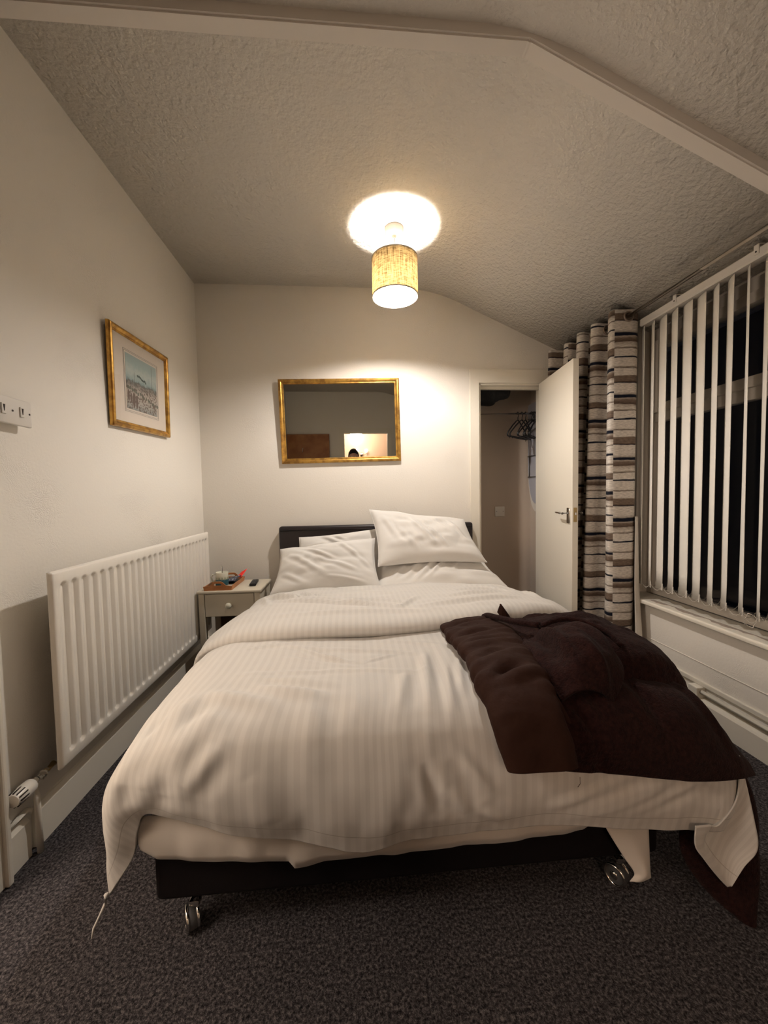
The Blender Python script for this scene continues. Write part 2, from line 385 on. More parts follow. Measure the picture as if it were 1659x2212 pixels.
# shallow downstand crossing the ceiling
bm = NB(); d_ = .04
prism(bm, [(XL, ZC-d_), (RIDGE-.01, ZC-d_), (XR+.02, zceil(XR+.02)-d_), (XR+.02, zceil(XR+.02)+.02), (RIDGE, ZC+.02), (XL, ZC+.02)], 'y', 1.283, 1.341)
bmesh.ops.bevel(bm, geom=bm.edges[:], offset=.006, segments=2, affect='EDGES')
struct('trim_1', bm, mat('smooth_ceiling_paint', (.80, .74, .67), .5, bump=[('noise', 12, .1, .004)]), label='shallow plastered downstand crossing the ceiling')
# left wall
bm = NB(); LY0, LY1, LZ = .20, 1.115, 2.0
box(bm, (XL-T, YF-T, 0), (XL, LY0, ZC+.05)); box(bm, (XL-T, LY1, 0), (XL, YB+T, ZC+.05)); box(bm, (XL-T, LY0, LZ), (XL, LY1, ZC+.05))
struct('wall_left', bm, M_wall)
# unseen landing outside the doorway, holding the added fill light
struct('wall_landing_far', bxm((XL-1.6, -.6, 0), (XL-1.5, 2.2, 2.5)), M_wall)
struct('wall_landing_near', bxm((XL-1.5, -.7, 0), (XL-T, -.6, 2.5)), M_wall)
struct('wall_landing_end', bxm((XL-1.5, 2.1, 0), (XL-T, 2.2, 2.5)), M_wall)
struct('ceiling_landing', bxm((XL-1.6, -.7, 2.4), (XL-T, 2.2, 2.5)), M_wall)
struct('floor_landing', bxm((XL-1.6, -.7, -.1), (XL-.3, 2.2, -.001)), M_carpet)
# back wall with the cupboard opening
OX0, OX1, OZ = .973, 1.485, 1.985
bm = NB()
def quadbox(bm, poly, y0, y1): prism(bm, poly, 'y', y0, y1)
quadbox(bm, [(XL, 0), (OX0, 0), (OX0, OZ), (OX0, zceil(OX0)+.05), (RIDGE, ZC+.05), (XL, ZC+.05)], YB, YB+.1)
quadbox(bm, [(OX1, 0), (XR+.14, 0), (XR+.14, zceil(XR+.14)+.05), (OX1, zceil(OX1)+.05)], YB, YB+.1)
quadbox(bm, [(OX0, OZ), (OX1, OZ), (OX1, zceil(OX1)+.05), (OX0, zceil(OX0)+.05)], YB, YB+.1)
struct('wall_back', bm, M_wall)
# right wall with the window opening
WY0, WY1, WZ0, WZ1 = .55, 2.285, .49, 2.165
XW = XR+.12
bm = NB()
box(bm, (XR, YF-T, 0), (XW+.06, YB+T, WZ0)); box(bm, (XR, YF-T, WZ0), (XW+.06, WY0, zceil(XR)+.05)); box(bm, (XR, WY1, WZ0), (XW+.06, YB+T, zceil(XR)+.05))
box(bm, (XR, WY0, WZ1), (XW+.06, WY1, zceil(XR)+.05))
struct('wall_right', bm, M_wall)
# front wall behind the camera, with the bathroom doorway and the brown door beside it
DX0, DX1, DZ = -.12, .62, 1.98
bm = NB()
quadbox(bm, [(XL, 0), (DX0, 0), (DX0, DZ), (DX1, DZ), (DX1, 0), (XR, 0), (XR, zceil(XR)+.05), (RIDGE, ZC+.05), (XL, ZC+.05)], YF-.1, YF)
struct('wall_front', bm, M_wall)

# cupboard behind the back wall
CY = 3.36
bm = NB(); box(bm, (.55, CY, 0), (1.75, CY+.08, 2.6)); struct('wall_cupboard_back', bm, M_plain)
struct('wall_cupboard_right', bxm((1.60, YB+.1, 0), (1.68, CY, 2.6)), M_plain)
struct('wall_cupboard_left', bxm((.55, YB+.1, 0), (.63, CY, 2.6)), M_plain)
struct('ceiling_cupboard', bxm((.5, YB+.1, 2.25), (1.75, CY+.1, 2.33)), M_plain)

# bathroom beyond the doorway
M_tile = mat('pinkish_bathroom_tile', (.60, .47, .37), .25)
bm = NB(); box(bm, (-1.2, YF-1.9, 0), (1.6, YF-1.8, 2.5)); struct('wall_bathroom_back', bm, M_tile)
for i in range(8):
    pass
struct('wall_bathroom_left', bxm((-1.2, YF-1.8, 0), (-1.1, YF-.1, 2.5)), M_tile)
struct('wall_bathroom_right', bxm((1.5, YF-1.8, 0), (1.6, YF-.1, 2.5)), M_tile)
struct('ceiling_bathroom', bxm((-1.2, YF-1.9, 2.4), (1.6, YF-.1, 2.5)), M_tile)

# architraves
def architrave(name, x0, x1, zt, y, side, wdt=.075, thk=.018):
    bm = NB(); y1 = y+side*thk
    a, b = min(y, y1), max(y, y1)
    prism(bm, [(x0-wdt, 0), (x0, 0), (x0, zt), (x1, zt), (x1, 0), (x1+wdt, 0), (x1+wdt, zt+.105 if side < 0 else zt+wdt), (x0-wdt, zt+.105 if side < 0 else zt+wdt)], 'y', a, b)
    es = [e for e in bm.edges if abs((e.verts[0].co-e.verts[1].co).y) < 1e-4]
    bmesh.ops.bevel(bm, geom=es, offset=.004, segments=2, affect='EDGES')
    return struct(name, bm, M_gloss)
architrave('trim_2', OX0, OX1, OZ, YB, -1)
architrave('trim_3', DX0, DX1, DZ, YF, +1, .085)
# cupboard door lining with stop bead
bm = NB()
box(bm, (OX0, YB-.004, 0), (OX0+.012, YB+.1, OZ)); box(bm, (OX1-.012, YB-.004, 0), (OX1, YB+.1, OZ)); box(bm, (OX0, YB-.004, OZ-.012), (OX1, YB+.1, OZ))
box(bm, (OX0+.012, YB+.045, 0), (OX0+.024, YB+.07, OZ-.012)); box(bm, (OX0+.012, YB+.045, OZ-.03), (OX1-.012, YB+.07, OZ-.012))
struct('trim_4', bm, M_gloss)
# architrave of the entrance door on the left wall, seen at the left edge
bm = NB(); box(bm, (XL, 1.115, 0), (XL+.03, 1.195, 2.05), .006); box(bm, (XL, .12, 2.0), (XL+.03, 1.115, 2.08), .006); box(bm, (XL, .12, 0), (XL+.03, .2, 2.0), .006); box(bm, (XL, 1.185, 0), (XL+.042, 1.205, 2.05), .006); struct('trim_5', bm, M_gloss)

# skirting boards
def skirting(name, prof, y0, y1, mirror=False):
    bm = NB(); prism(bm, prof, 'y', y0, y1)
    return struct(name, bm, M_gloss)
skp = [(XL, 0), (XL+.020, 0), (XL+.020, .118), (XL+.014, .126), (XL+.008, .134), (XL, .136)]
skirting('baseboard_left', skp, 1.325, YB)
skirting('baseboard_left_short', skp, 1.21, 1.295)
rkp = [(XR, 0), (XR-.040, 0), (XR-.040, .098), (XR-.034, .108), (XR-.010, .112), (XR, .112)]
skirting('baseboard_right', rkp, YF, YB)
bm = NB(); box(bm, (XL, YB-.02, 0), (OX0-.075, YB, .13), .004); struct('baseboard_back', bm, M_gloss)
# white batten on the wall above the right skirting, and its heating pipe
bm = NB(); box(bm, (XR-.014, YF, .165), (XR, 2.6, .190), .004); struct('trim_6', bm, M_gloss)
bm = NB(); tube(bm, [(XR-.024, YF, .142), (XR-.024, 1.76, .142)], .0105, 12)
pr = ob('heating_pipe', bm, M_gloss, smooth=True); tag(pr, 'white painted heating pipe running above the right skirting board under the window', 'pipe')
struct('trim_7', bxm((XR-.048, 1.745, 0), (XR, 1.80, .165), .005), M_gloss)
# embossed border crease of the paper below the sill
struct('trim_8', bxm((XR-.003, YF, .275), (XR, 2.6, .279), .001), M_wall)

# ------------------------------------------------------------------ window
win = thing('window_1', None, None); win['kind'] = 'structure'
FX0, FX1 = XW-.01, XW+.045
bm = NB()
z0, z1 = WZ0+.02, WZ1-.005
def rect_frame(bm, y0, y1, z0, z1, wd, x0, x1, bev=.006):
    box(bm, (x0, y0, z0), (x1, y0+wd, z1), bev); box(bm, (x0, y1-wd, z0), (x1, y1, z1), bev)
    box(bm, (x0, y0+wd, z0), (x1, y1-wd, z0+wd), bev); box(bm, (x0, y0+wd, z1-wd), (x1, y1-wd, z1), bev)
rect_frame(bm, WY0, WY1, z0, z1+.0, .05, FX0, FX1)
box(bm, (FX0, WY0+.05, 1.565), (FX1, WY1-.05, 1.625), .005)
box(bm, (FX0, WY0+.05, z1-.115), (FX1, WY1-.05, z1-.045), .003)
ob('window_frame', bm, M_frame, win, 'auto')
bm = NB(); rect_frame(bm, .62, WY1-.045, 1.62, z1-.11, .052, FX0-.018, FX1-.01)
ob('opening_sash', bm, M_frame, win, 'auto')
bm = NB(); box(bm, (XW+.02, WY0+.03, WZ0+.05), (XW+.026, WY1-.03, 1.57)); ob('glass_pane', bm, M_glass, win)
bm = NB(); box(bm, (XW+.02, WY0+.03, 1.62), (XW+.026, WY1-.03, z1-.1)); ob('glass_pane', bm, M_glass, win)
# sill board with rounded nose and old glue line
bm = NB(); box(bm, (1.690, .45, .483), (XW-.005, 2.41, .509), .008, 3); ob('sill', bm, M_gloss, win, 'auto')
bm = NB()
random.seed(3); up = []; lo = []
for i in range(46):
    y = .75+i*.030; up.append((1.752+random.uniform(-.002, .002), y)); lo.append((1.732+random.uniform(-.010, .008)-.006*math.sin(i*.9), y))
prism(bm, up+lo[::-1], 'z', .509, .5105)
ob('torn_paper_edge', bm, mat('bare_sill_patch', (.36, .30, .25), .8), win, label='rough brownish strip where paint has lifted along the sill')

# a dark night boundary outside: fence far off
struct('wall_outside', bxm((4.2, -2, -.5), (4.3, 6, 3.5)), mat('night_render', (.10, .09, .08), .9))

# ------------------------------------------------------------------ cupboard door
HX, HY = 1.462, YB-.008
ang = math.atan2(2.325-HY, 1.372-1.432)
door = thing('door_1', None, None, (1.437, HY-.01, 0), ang); door['kind'] = 'structure'
DW = .565
bm = NB(); box(bm, (0, -.0, .012), (DW, .037, 1.978), .002); ob('door_leaf', bm, M_gloss, door)
def plate_handle(parent, x, z, yface, s):
    bm = NB(); box(bm, (x-.019, min(yface, yface+s*.008), z-.055), (x+.019, max(yface, yface+s*.008), z+.045), .003); h = ob('handle_plate', bm, M_chrome, parent, 'auto')
    bm = NB(); tube(bm, [(x, yface+s*.006, z+.01), (x, yface+s*.045, z+.01)], .009, 12)
    tube(bm, [(x, yface+s*.043, z+.01), (x-.03, yface+s*.047, z+.011), (x-.085, yface+s*.045, z+.012), (x-.115, yface+s*.040, z+.012)], [.009, .0085, .007, .004], 12)
    l = ob('lever', bm, M_chrome, parent, True)
    bm = NB(); lathe(bm, [(0, 0), (.004, 0), (.004, .002), (0, .0025)], seg=10)
    return h
plate_handle(door, DW-.045, 1.005, 0, -1)
plate_handle(door, DW-.045, 1.005, .037, 1)
bm = NB(); box(bm, (DW-.0015, .008, .962), (DW+.0015, .029, 1.052), .0005); lf = ob('latch_plate', bm, M_brass, door)
bm = NB(); box(bm, (DW+.0015, .013, 1.005), (DW+.008, .024, 1.022), .002); ob('latch', bm, M_chrome, lf)
for z in (.22, 1.0, 1.76):
    bm = NB(); tube(bm, [(-.004, .040, z-.04), (-.004, .040, z+.04)], .006, 10); ob('hinge', bm, M_brass, door, True)

# ------------------------------------------------------------------ brown door and bathroom seen in the mirror
bd = thing('door_2', None, None, (-1.085, YF+.01, 0)); bd['kind'] = 'structure'
bm = NB(); box(bm, (0, 0, .01), (.71, .04, 1.965), .003); ob('door_leaf', bm, M_wood, bd)
bm = NB(); tube(bm, [(.26, .05, 1.72), (.26, .075, 1.705), (.26, .082, 1.68), (.26, .07, 1.66), (.26, .05, 1.665)], .005, 8); tube(bm, [(.26, .04, 1.735), (.26, .055, 1.72)], .006, 8); ob('coat_hook', bm, M_chrome, bd, True)
plate_handle(bd, .65, 1.0, .04, 1)
wl = thing('wall_light', 'small two-armed bathroom wall light glowing in the mirror reflection', 'light', (.22, YF-1.8, 1.70))
bm = NB(); lathe(bm, [(0, 0), (.045, 0), (.045, .012), (0, .018)], seg=20, M=Matrix.Rotation(-PI/2, 4, 'X')); ob('backplate', bm, M_chrome, wl, True)
for s in (-1, 1):
    bm = NB(); tube(bm, [(0, .012, 0), (s*.05, .05, -.02), (s*.09, .06, .01), (s*.10, .06, .04)], .006, 8); a = ob('arm', bm, M_chrome, wl, True)
    bm = NB(); lathe(bm, [(0, 0), (.02, .01), (.034, .04), (.030, .065), (0, .08)], (s*.10, .06, .035), 16); ob('lamp_shade', bm, emis('bathroom_lamp_glass', (1, .82, .6), 5), a, True)
ld = bpy.data.lights.new('bathroom_lamp', 'POINT'); ld.energy = HALL; ld.color = (1, .78, .6); ld.shadow_soft_size = .12
lo_ = bpy.data.objects.new('bathroom_lamp', ld); COL.objects.link(lo_); lo_.location = (.10, YF-1.3, 2.1)
ll = bpy.data.lights.new('landing_fill', 'POINT'); ll.energy = LANDING_FILL; ll.color = (1, .84, .72); ll.shadow_soft_size = .35
ll_ = bpy.data.objects.new('landing_fill', ll); COL.objects.link(ll_); ll_.location = (XL-.75, .25, 1.95)  # unseen soft light, added to brighten the front of the duvet

# ------------------------------------------------------------------ pendant lamp
LX, LY = .268, 2.26
lamp = thing('pendant_lamp', 'ceiling pendant with cream linen drum shade above the bed', 'lamp', (LX, LY, ZC))
bm = NB(); lathe(bm, [(0, 0), (.052, 0), (.052, -.028), (.047, -.036), (.012, -.042), (.008, -.056), (0, -.056)], seg=32); ob('ceiling_rose', bm, M_plast, lamp, 'auto')
bm = NB(); tube(bm, [(0, 0, -.05), (0, 0, -.205)], .0032, 8); ob('flex', bm, M_plast, lamp, True)
bm = NB(); lathe(bm, [(0, -.195), (.008, -.195), (.017, -.22), (.019, -.26), (.0, -.26)], seg=20); ob('bulb_holder', bm, M_plast, lamp, True)
Rs, zt_, zb_ = .131, -.172, -.382
bm = NB(); lathe(bm, [(Rs, zt_), (Rs, zb_), (Rs-.0015, zb_), (Rs-.0015, zt_)], seg=72, close=True); sh = ob('lamp_shade', bm, M_shade, lamp, 'auto')
bm = NB()
M_trim = mat('shade_trim', (.45, .40, .32), .6)
for z in (zt_, zb_):
    b2 = NB(); lathe(b2, [(Rs+.0015, z+.003), (Rs+.0015, z-.003), (Rs-.002, z-.003), (Rs-.002, z+.003)], seg=64, close=True); ob('trim_ring', b2, M_trim, sh, 'auto')
for z in (): lathe(bm, [(Rs+.0015, z+.003), (Rs+.0015, z-.003), (Rs-.002, z-.003), (Rs-.002, z+.003)], seg=64, close=True)
bm.free()
bm = NB()
for k in range(3):
    a = k*2*PI/3+.5; tube(bm, [(.02*math.cos(a), .02*math.sin(a), -.21), (.07*math.cos(a), .07*math.sin(a), -.192), ((Rs-.002)*math.cos(a), (Rs-.002)*math.sin(a), zt_)], .0018, 6)
lathe(bm, [(.019, -.212), (.023, -.212), (.023, -.208), (.019, -.208)], seg=20, close=True)
ob('shade_carrier', bm, M_plast, sh, True)
bm = NB(); lathe(bm, [(0, -.262), (.014, -.264), (.023, -.290), (.025, -.298), (0, -.299)], seg=24); ob('bulb_baffle', bm, M_plast, lamp, True)  # opaque collar added to hold back the bulb's upward light
bm = NB(); lathe(bm, [(0, -.26), (.013, -.262), (.014, -.275), (.027, -.305), (.030, -.322), (.024, -.342), (.012, -.352), (0, -.354)], seg=24)
ob('bulb', bm, emis('lit_bulb', (1.0, .93, .87), BULB), lamp, True)

# ------------------------------------------------------------------ radiator
rad = thing('radiator', 'long white fluted panel radiator on the left wall beside the bed', 'radiator', (XL, 1.328, .255))
RY, RZ, RD = 1.375, .668, .105       # length, height, depth from wall
nfl = 26; pitch = .0508; y_first = .05
ys = []; 
for i in range(nfl):
    c_ = y_first+i*pitch
    ys += [c_-.0165, c_-.011, c_-.006, c_, c_+.006, c_+.011, c_+.0165]
ys = np.array([0.0, .004, .010]+ys+[RY-.010, RY-.004, RY])
zs = np.array([0, .004, .010, .036, .041, .047, .054, .063, .075, .12, .25, .4, .55, RZ-.075, RZ-.063, RZ-.054, RZ-.047, RZ-.041, RZ-.036, RZ-.010, RZ-.004, RZ])
Yg, Zg = np.meshgrid(ys, zs, indexing='ij')
X_ = np.full_like(Yg, RD)
cidx = np.round((Yg-y_first)/pitch); cidx = np.clip(cidx, 0, nfl-1); dy = Yg-(y_first+cidx*pitch)
dz = np.maximum(0, np.maximum(.056-Zg, Zg-(RZ-.056)))
dd = np.sqrt(dy**2+dz**2); depth = np.clip((.0165-dd)/.0075, 0, 1); depth = depth*depth*(3-2*depth)
X_ -= .0125*depth
edge = np.minimum(np.minimum(Yg, RY-Yg), np.minimum(Zg, RZ-Zg)); X_ -= np.where(edge < .002, .012, np.where(edge < .006, .003, 0))
P = Patches(); P.add(np.stack([X_, Yg, Zg], -1)); o = P.obj('front_panel', M_rad, rad, .0)
bm = NB(); box(bm, (RD-.018, .001, .001), (RD-.011, RY-.001, RZ-.001), .002); ob('panel_back', bm, M_rad, rad)
bm = NB(); box(bm, (.03, .13, .07), (.038, RY-.05, RZ-.10), .003)
for k in range(22): box(bm, (.038, .14+k*.054, .08), (RD-.018, .142+k*.054, RZ-.11))
ob('convector', bm, M_rad, rad)
for y in (.2, RY-.2):
    bm = NB(); box(bm, (0, y-.015, .08), (.032, y+.015, RZ-.1), .002); ob('wall_bracket', bm, M_rad, rad)
# thermostatic valve and pipework at the near end
val = thing('radiator_valve', 'cream ribbed thermostatic valve at the near end of the radiator', 'valve', (-1.048, 1.30, .247))
bm = NB(); tube(bm, [(0, .045, .002), (0, .005, 0)], .010, 12); tube(bm, [(0, .03, .001), (0, .018, .001)], .015, 6); tube(bm, [(0, .0, 0), (0, -.022, 0)], .012, 12); ob('valve_body', bm, M_chrome, val, 'auto')
bm = NB(); prof = [(0, 0), (.019, 0), (.022, .004), (.0235, .02), (.024, .035), (.021, .062), (.019, .070), (0, .074)]
lathe(bm, prof, seg=28, M=Matrix.Translation((0, -.018, 0)) @ Matrix.Rotation(PI/2, 4, 'X')); hd = ob('thermostat_head', bm, M_rad, val, 'auto')
bm = NB()
for k in range(12):
    a = 2*PI*k/12
    Mx = Matrix.Translation((0, -.018, 0)) @ Matrix.Rotation(PI/2, 4, 'X') @ Matrix.Rotation(a, 4, 'Z')
    box(bm, (.0195, -.0020, .036), (.0236, .0020, .066), 0, 2, Mx)
ob('slots', bm, M_screw, hd, label='dark slots round the thermostat head')
bm = NB(); tube(bm, [(0, -.004, -.005), (0, -.002, -.05), (-.004, .004, -.13), (-.004, .006, -.246)], .0095, 12); ob('feed_pipe', bm, M_gloss, val, True)
bm = NB(); tube(bm, [(0, .04, .002), (.0, .075, .006)], .010, 12); ob('union', bm, M_brass, val, True)
bm = NB(); tube(bm, [(XL+.016, 1.206, .156), (XL+.016, 1.288, .156), (XL+.028, 1.296, .150)], .010, 12)
o = ob('low_pipe', bm, M_gloss, smooth=True); tag(o, 'short white pipe lying on the skirting below the radiator valve', 'pipe')

# ------------------------------------------------------------------ pictures, mirror, switches
def moulding_frame(name, W, H, prof, matl, parent):
    """picture frame in local x (width), z (height), y towards the viewer = -y; prof = [(inset, proud)] """
    bm = NB(); rings = []
    for ins, pr_ in prof:
        rings.append([bm.verts.new((x, -pr_, z)) for x, z in ((ins, ins), (W-ins, ins), (W-ins, H-ins), (ins, H-ins))])
    for a, b in zip(rings, rings[1:]):
        for k in range(4): bm.faces.new((a[k], a[(k+1) % 4], b[(k+1) % 4], b[k]))
    bmesh.ops.recalc_face_normals(bm, faces=bm.faces[:])
    return ob(name, bm, matl, parent)
fprof = [(0, 0), (0, .012), (.003, .018), (.009, .021), (.015, .020), (.020, .016), (.023, .012), (.026, .013), (.029, .012), (.032, .007), (.032, .002)]
mir = thing('wall_mirror', 'gilt-framed rectangular mirror on the back wall above the headboard', 'mirror', (-.512, YB-.004, 1.392))
MW, MH = .88, .608
mir.rotation_euler = (math.radians(1.7), math.radians(-.95), 0)
moulding_frame('frame', MW, MH, [(a*1.18, b) for a, b in fprof], M_gold, mir)
bm = NB(); box(bm, (.03, -.0075, .03), (MW-.03, -.004, MH-.03)); ob('mirror_glass', bm, M_mirror, mir)
bm = NB(); box(bm, (.012, -.004, .012), (MW-.012, .0, MH-.012)); ob('backing_board', bm, M_wood, mir)

pic = thing('framed_picture', 'gilt-framed harbour print with cream mount on the left wall', 'picture', (XL+.006, 1.845, 1.492), PI/2)
pic.rotation_euler = (math.radians(1.2), 0, PI/2)
PW, PH = .545, .462
pic.rotation_euler = (math.radians(1.5), math.radians(-2.3), PI/2)
moulding_frame('frame', PW, PH, fprof, M_gold, pic)
bm = NB(); box(bm, (.027, -.0065, .027), (PW-.027, -.004, PH-.027)); ob('mount', bm, mat('cream_mount_card', (.70, .62, .53), .7), pic)
def print_mat():
    m = mat('watercolour_print', (.5, .5, .5), .6); nt = m.node_tree; N = nt.nodes; L = nt.links; b = N['Principled BSDF']
    tc = N.new('ShaderNodeTexCoord'); sp = N.new('ShaderNodeSeparateXYZ'); L.new(tc.outputs['Generated'], sp.inputs[0])
    n = N.new('ShaderNodeTexNoise'); n.inputs['Scale'].default_value = 9; n.inputs['Detail'].default_value = 6; L.new(tc.outputs['Generated'], n.inputs['Vector'])
    a = N.new('ShaderNodeMath'); a.operation = 'MULTIPLY_ADD'; a.inputs[1].default_value = .30; L.new(n.outputs['Fac'], a.inputs[0]); L.new(sp.outputs['Z'], a.inputs[2])
    r = N.new('ShaderNodeValToRGB'); e = r.color_ramp.elements; e[0].position = .12; e[0].color = (.26, .27, .25, 1); e[1].position = 1.1; e[1].color = (.36, .44, .42, 1)
    for p_, c in ((.28, (.42, .39, .34, 1)), (.42, (.50, .44, .38, 1)), (.55, (.44, .37, .32, 1)), (.64, (.13, .14, .12, 1)), (.70, (.30, .38, .37, 1)), (.86, (.48, .52, .47, 1))):
        k = e.new(p_); k.color = c
    L.new(a.outputs[0], r.inputs['Fac'])
    n2 = N.new('ShaderNodeTexNoise'); n2.inputs['Scale'].default_value = 22; n2.inputs['Detail'].default_value = 4; L.new(tc.outputs['Generated'], n2.inputs['Vector'])
    # dark figures only in the lower half
    lt = N.new('ShaderNodeMapRange'); lt.inputs[1].default_value = .58; lt.inputs[2].default_value = .45; L.new(sp.outputs['Z'], lt.inputs[0])
    th = N.new('ShaderNodeMapRange'); th.inputs[1].default_value = .50; th.inputs[2].default_value = .58; L.new(n2.outputs['Fac'], th.inputs[0])
    mu = N.new('ShaderNodeMath'); mu.operation = 'MULTIPLY'; L.new(lt.outputs[0], mu.inputs[0]); L.new(th.outputs[0], mu.inputs[1])
    mx = N.new('ShaderNodeMixRGB'); mx.inputs[2].default_value = (.14, .10, .075, 1); L.new(mu.outputs[0], mx.inputs[0]); L.new(r.outputs[0], mx.inputs[1])
    L.new(mx.outputs[0], b.inputs['Base Color']); return m
bm = NB(); box(bm, (.128, -.0075, .100), (PW-.128, -.0062, PH-.100)); pp = ob('print', bm, print_mat(), pic)
M_ink = mat('fine_ink', (.16, .13, .11), .7)
bm = NB()
for ins in (.010, .016):
    x0, x1, z0_, z1_ = .128-ins, PW-.128+ins, .100-ins, PH-.100+ins; t_ = .0009
    box(bm, (x0, -.0072, z0_), (x1, -.0064, z0_+t_)); box(bm, (x0, -.0072, z1_-t_), (x1, -.0064, z1_)); box(bm, (x0, -.0072, z0_), (x0+t_, -.0064, z1_)); box(bm, (x1-t_, -.0072, z0_), (x1, -.0064, z1_))
ob('ruled_lines', bm, M_ink, pic)
for a_, b_ in (((.365, -.0080, .235), (.3665, -.0072, .352)), ((.20, -.0080, .22), (.2012, -.0072, .285))):
    ob('ship_mast', bxm(a_, b_), M_ink, pp)
# small inked shapes: distant trees and walking figures
bm = NB(); random.seed(11)
def blob(x, z, w_, h_):
    ring = [bm.verts.new((x+w_*math.cos(a)*random.uniform(.7, 1), -.0078, z+h_*math.sin(a)*random.uniform(.7, 1))) for a in [2*PI*k/9 for k in range(9)]]
    bm.faces.new(ring)
for k in range(9): blob(.23+k*.0095, .275-k*.002+random.uniform(-.004, .004), .008, .007)
ob('distant_trees', bm, mat('watercolour_green', (.11, .14, .125), .7), pp)
bm = NB()
for k in range(16): blob(.14+k*.0185+random.uniform(-.004, .004), .205-k*.0035+random.uniform(-.006, .006), .009, .010)
ob('hedge_line', bm, mat('watercolour_moss', (.14, .15, .11), .7), pp)
bm = NB()
for x, z, h_ in ((.145, .165, .035), (.165, .155, .03), (.190, .150, .045), (.215, .145, .04), (.30, .165, .014), (.345, .165, .012), (.375, .15, .02), (.39, .145, .022), (.27, .16, .018)): blob(x, z, h_*.34, h_)
ob('walking_figures', bm, mat('watercolour_umber', (.17, .115, .09), .7), pp)['kind'] = 'stuff'
def gl(name, col=(1, 1, 1)):
    m = bpy.data.materials.new(name); m.use_nodes = True; nt = m.node_tree; N = nt.nodes; L = nt.links
    N.remove(N['Principled BSDF']); o_ = N['Material Output']; t_ = N.new('ShaderNodeBsdfTransparent'); g_ = N.new('ShaderNodeBsdfGlossy'); g_.inputs['Roughness'].default_value = .03
    lw = N.new('ShaderNodeFresnel'); lw.inputs[0].default_value = 1.45; mx = N.new('ShaderNodeMixShader'); L.new(lw.outputs[0], mx.inputs[0]); L.new(t_.outputs[0], mx.inputs[1]); L.new(g_.outputs[0], mx.inputs[2]); L.new(mx.outputs[0], o_.inputs['Surface']); return m
bm = NB(); bm.faces.new([bm.verts.new(p) for p in ((.028, -.0095, .028), (PW-.028, -.0095, .028), (PW-.028, -.0095, PH-.028), (.028, -.0095, PH-.028))]); ob('glazing', bm, gl('picture_glass'), pic)

sw = thing('light_switch', 'white double light switch on the left wall near the picture', 'switch', (XL, 1.235, 1.398), PI/2)
bm = NB(); box(bm, (.016, -.024, .006), (.122, 0, .072), .012, 3); ob('back_box', bm, M_plast, sw, 'auto')
bm = NB(); box(bm, (0, -.034, 0), (.146, -.022, .084), .004, 3); ob('faceplate', bm, M_plast, sw, 'auto')
for x in (.040, .106):
    bm = NB(); box(bm, (x-.008, -.0375, .028), (x+.008, -.033, .060), .0015); r_ = ob('rocker', bm, M_plast, sw)
    bm = NB(); prism(bm, [(x-.003, .056), (x+.003, .056), (x+.0006, .036), (x-.0006, .036)], 'y', -.0385, -.0374); ob('indicator', bm, M_screw, r_, label='dark wedge-shaped mark')
for x in (.010, .073, .136):
    bm = NB(); lathe(bm, [(0, .0), (.0032, .0), (.0032, .001), (0, .0012)], seg=12, M=Matrix.Translation((x, -.034, .043)) @ Matrix.Rotation(PI/2, 4, 'X')); ob('screw', bm, M_screw, sw)
bp = thing('blank_plate', 'blank cream wall plate inside the cupboard on the back wall', 'wall plate', (1.268, CY, .94))
bm = NB(); box(bm, (0, -.009, 0), (.088, 0, .088), .003, 2); ob('faceplate', bm, M_plast, bp, 'auto')
for x in (.014, .074):
    bm = NB(); lathe(bm, [(0, .0), (.003, .0), (.003, .001), (0, .0012)], seg=12, M=Matrix.Translation((x, -.009, .044)) @ Matrix.Rotation(PI/2, 4, 'X')); ob('screw', bm, M_screw, bp)

# ------------------------------------------------------------------ cupboard contents
bm = NB(); tube(bm, [(.63, 3.16, 1.80), (1.60, 3.16, 1.815)], .0115, 14); o = ob('clothes_rail', bm, M_chrome, smooth=True); tag(o, 'chrome clothes rail across the open cupboard', 'rail')
def hanger_mesh():
    """wire-plastic hanger in local x-z plane, hook centre at the origin (rail centre)"""
    bm = NB(); hook = [(.017*math.cos(a), 0, .017*math.sin(a)) for a in np.linspace(-.5, PI+.2, 10)][::-1]
    hook = [(-.016, 0, -.004)]+[(.0165*math.cos(a), 0, .0165*math.sin(a)) for a in np.linspace(PI, -.6, 10)]+[(.006, 0, -.022), (0, 0, -.030), (0, 0, -.052)]
    tube(bm, hook, .0032, 6); a = ob('hook', bm, M_black, None, True)
    bm = NB()
    tube(bm, [(0, 0, -.050), (-.03, 0, -.062), (-.10, 0, -.105), (-.175, 0, -.160), (-.195, 0, -.182), (-.192, 0, -.197), (-.17, 0, -.200), (0, 0, -.203), (.17, 0, -.200), (.192, 0, -.197), (.195, 0, -.182), (.175, 0, -.160), (.10, 0, -.105), (.03, 0, -.062), (0, 0, -.050)], .0056, 6)
    for s in (-1, 1): tube(bm, [(s*.155, 0, -.200), (s*.157, 0, -.212), (s*.150, 0, -.214)], .0025, 6)
    b = ob('shoulder_bar', bm, M_black, None, True)
    return a, b
h_a, h_b = hanger_mesh()
first = True
hl = [(1.395, 42, 'leftmost black plastic hanger on the cupboard rail'), (1.430, 38, 'second black hanger from the left on the cupboard rail'), (1.462, 47, 'third black hanger from the left on the cupboard rail'),
      (1.515, 33, None), (1.528, 45, None), (1.540, 38, None), (1.552, 50, None), (1.566, 42, None)]
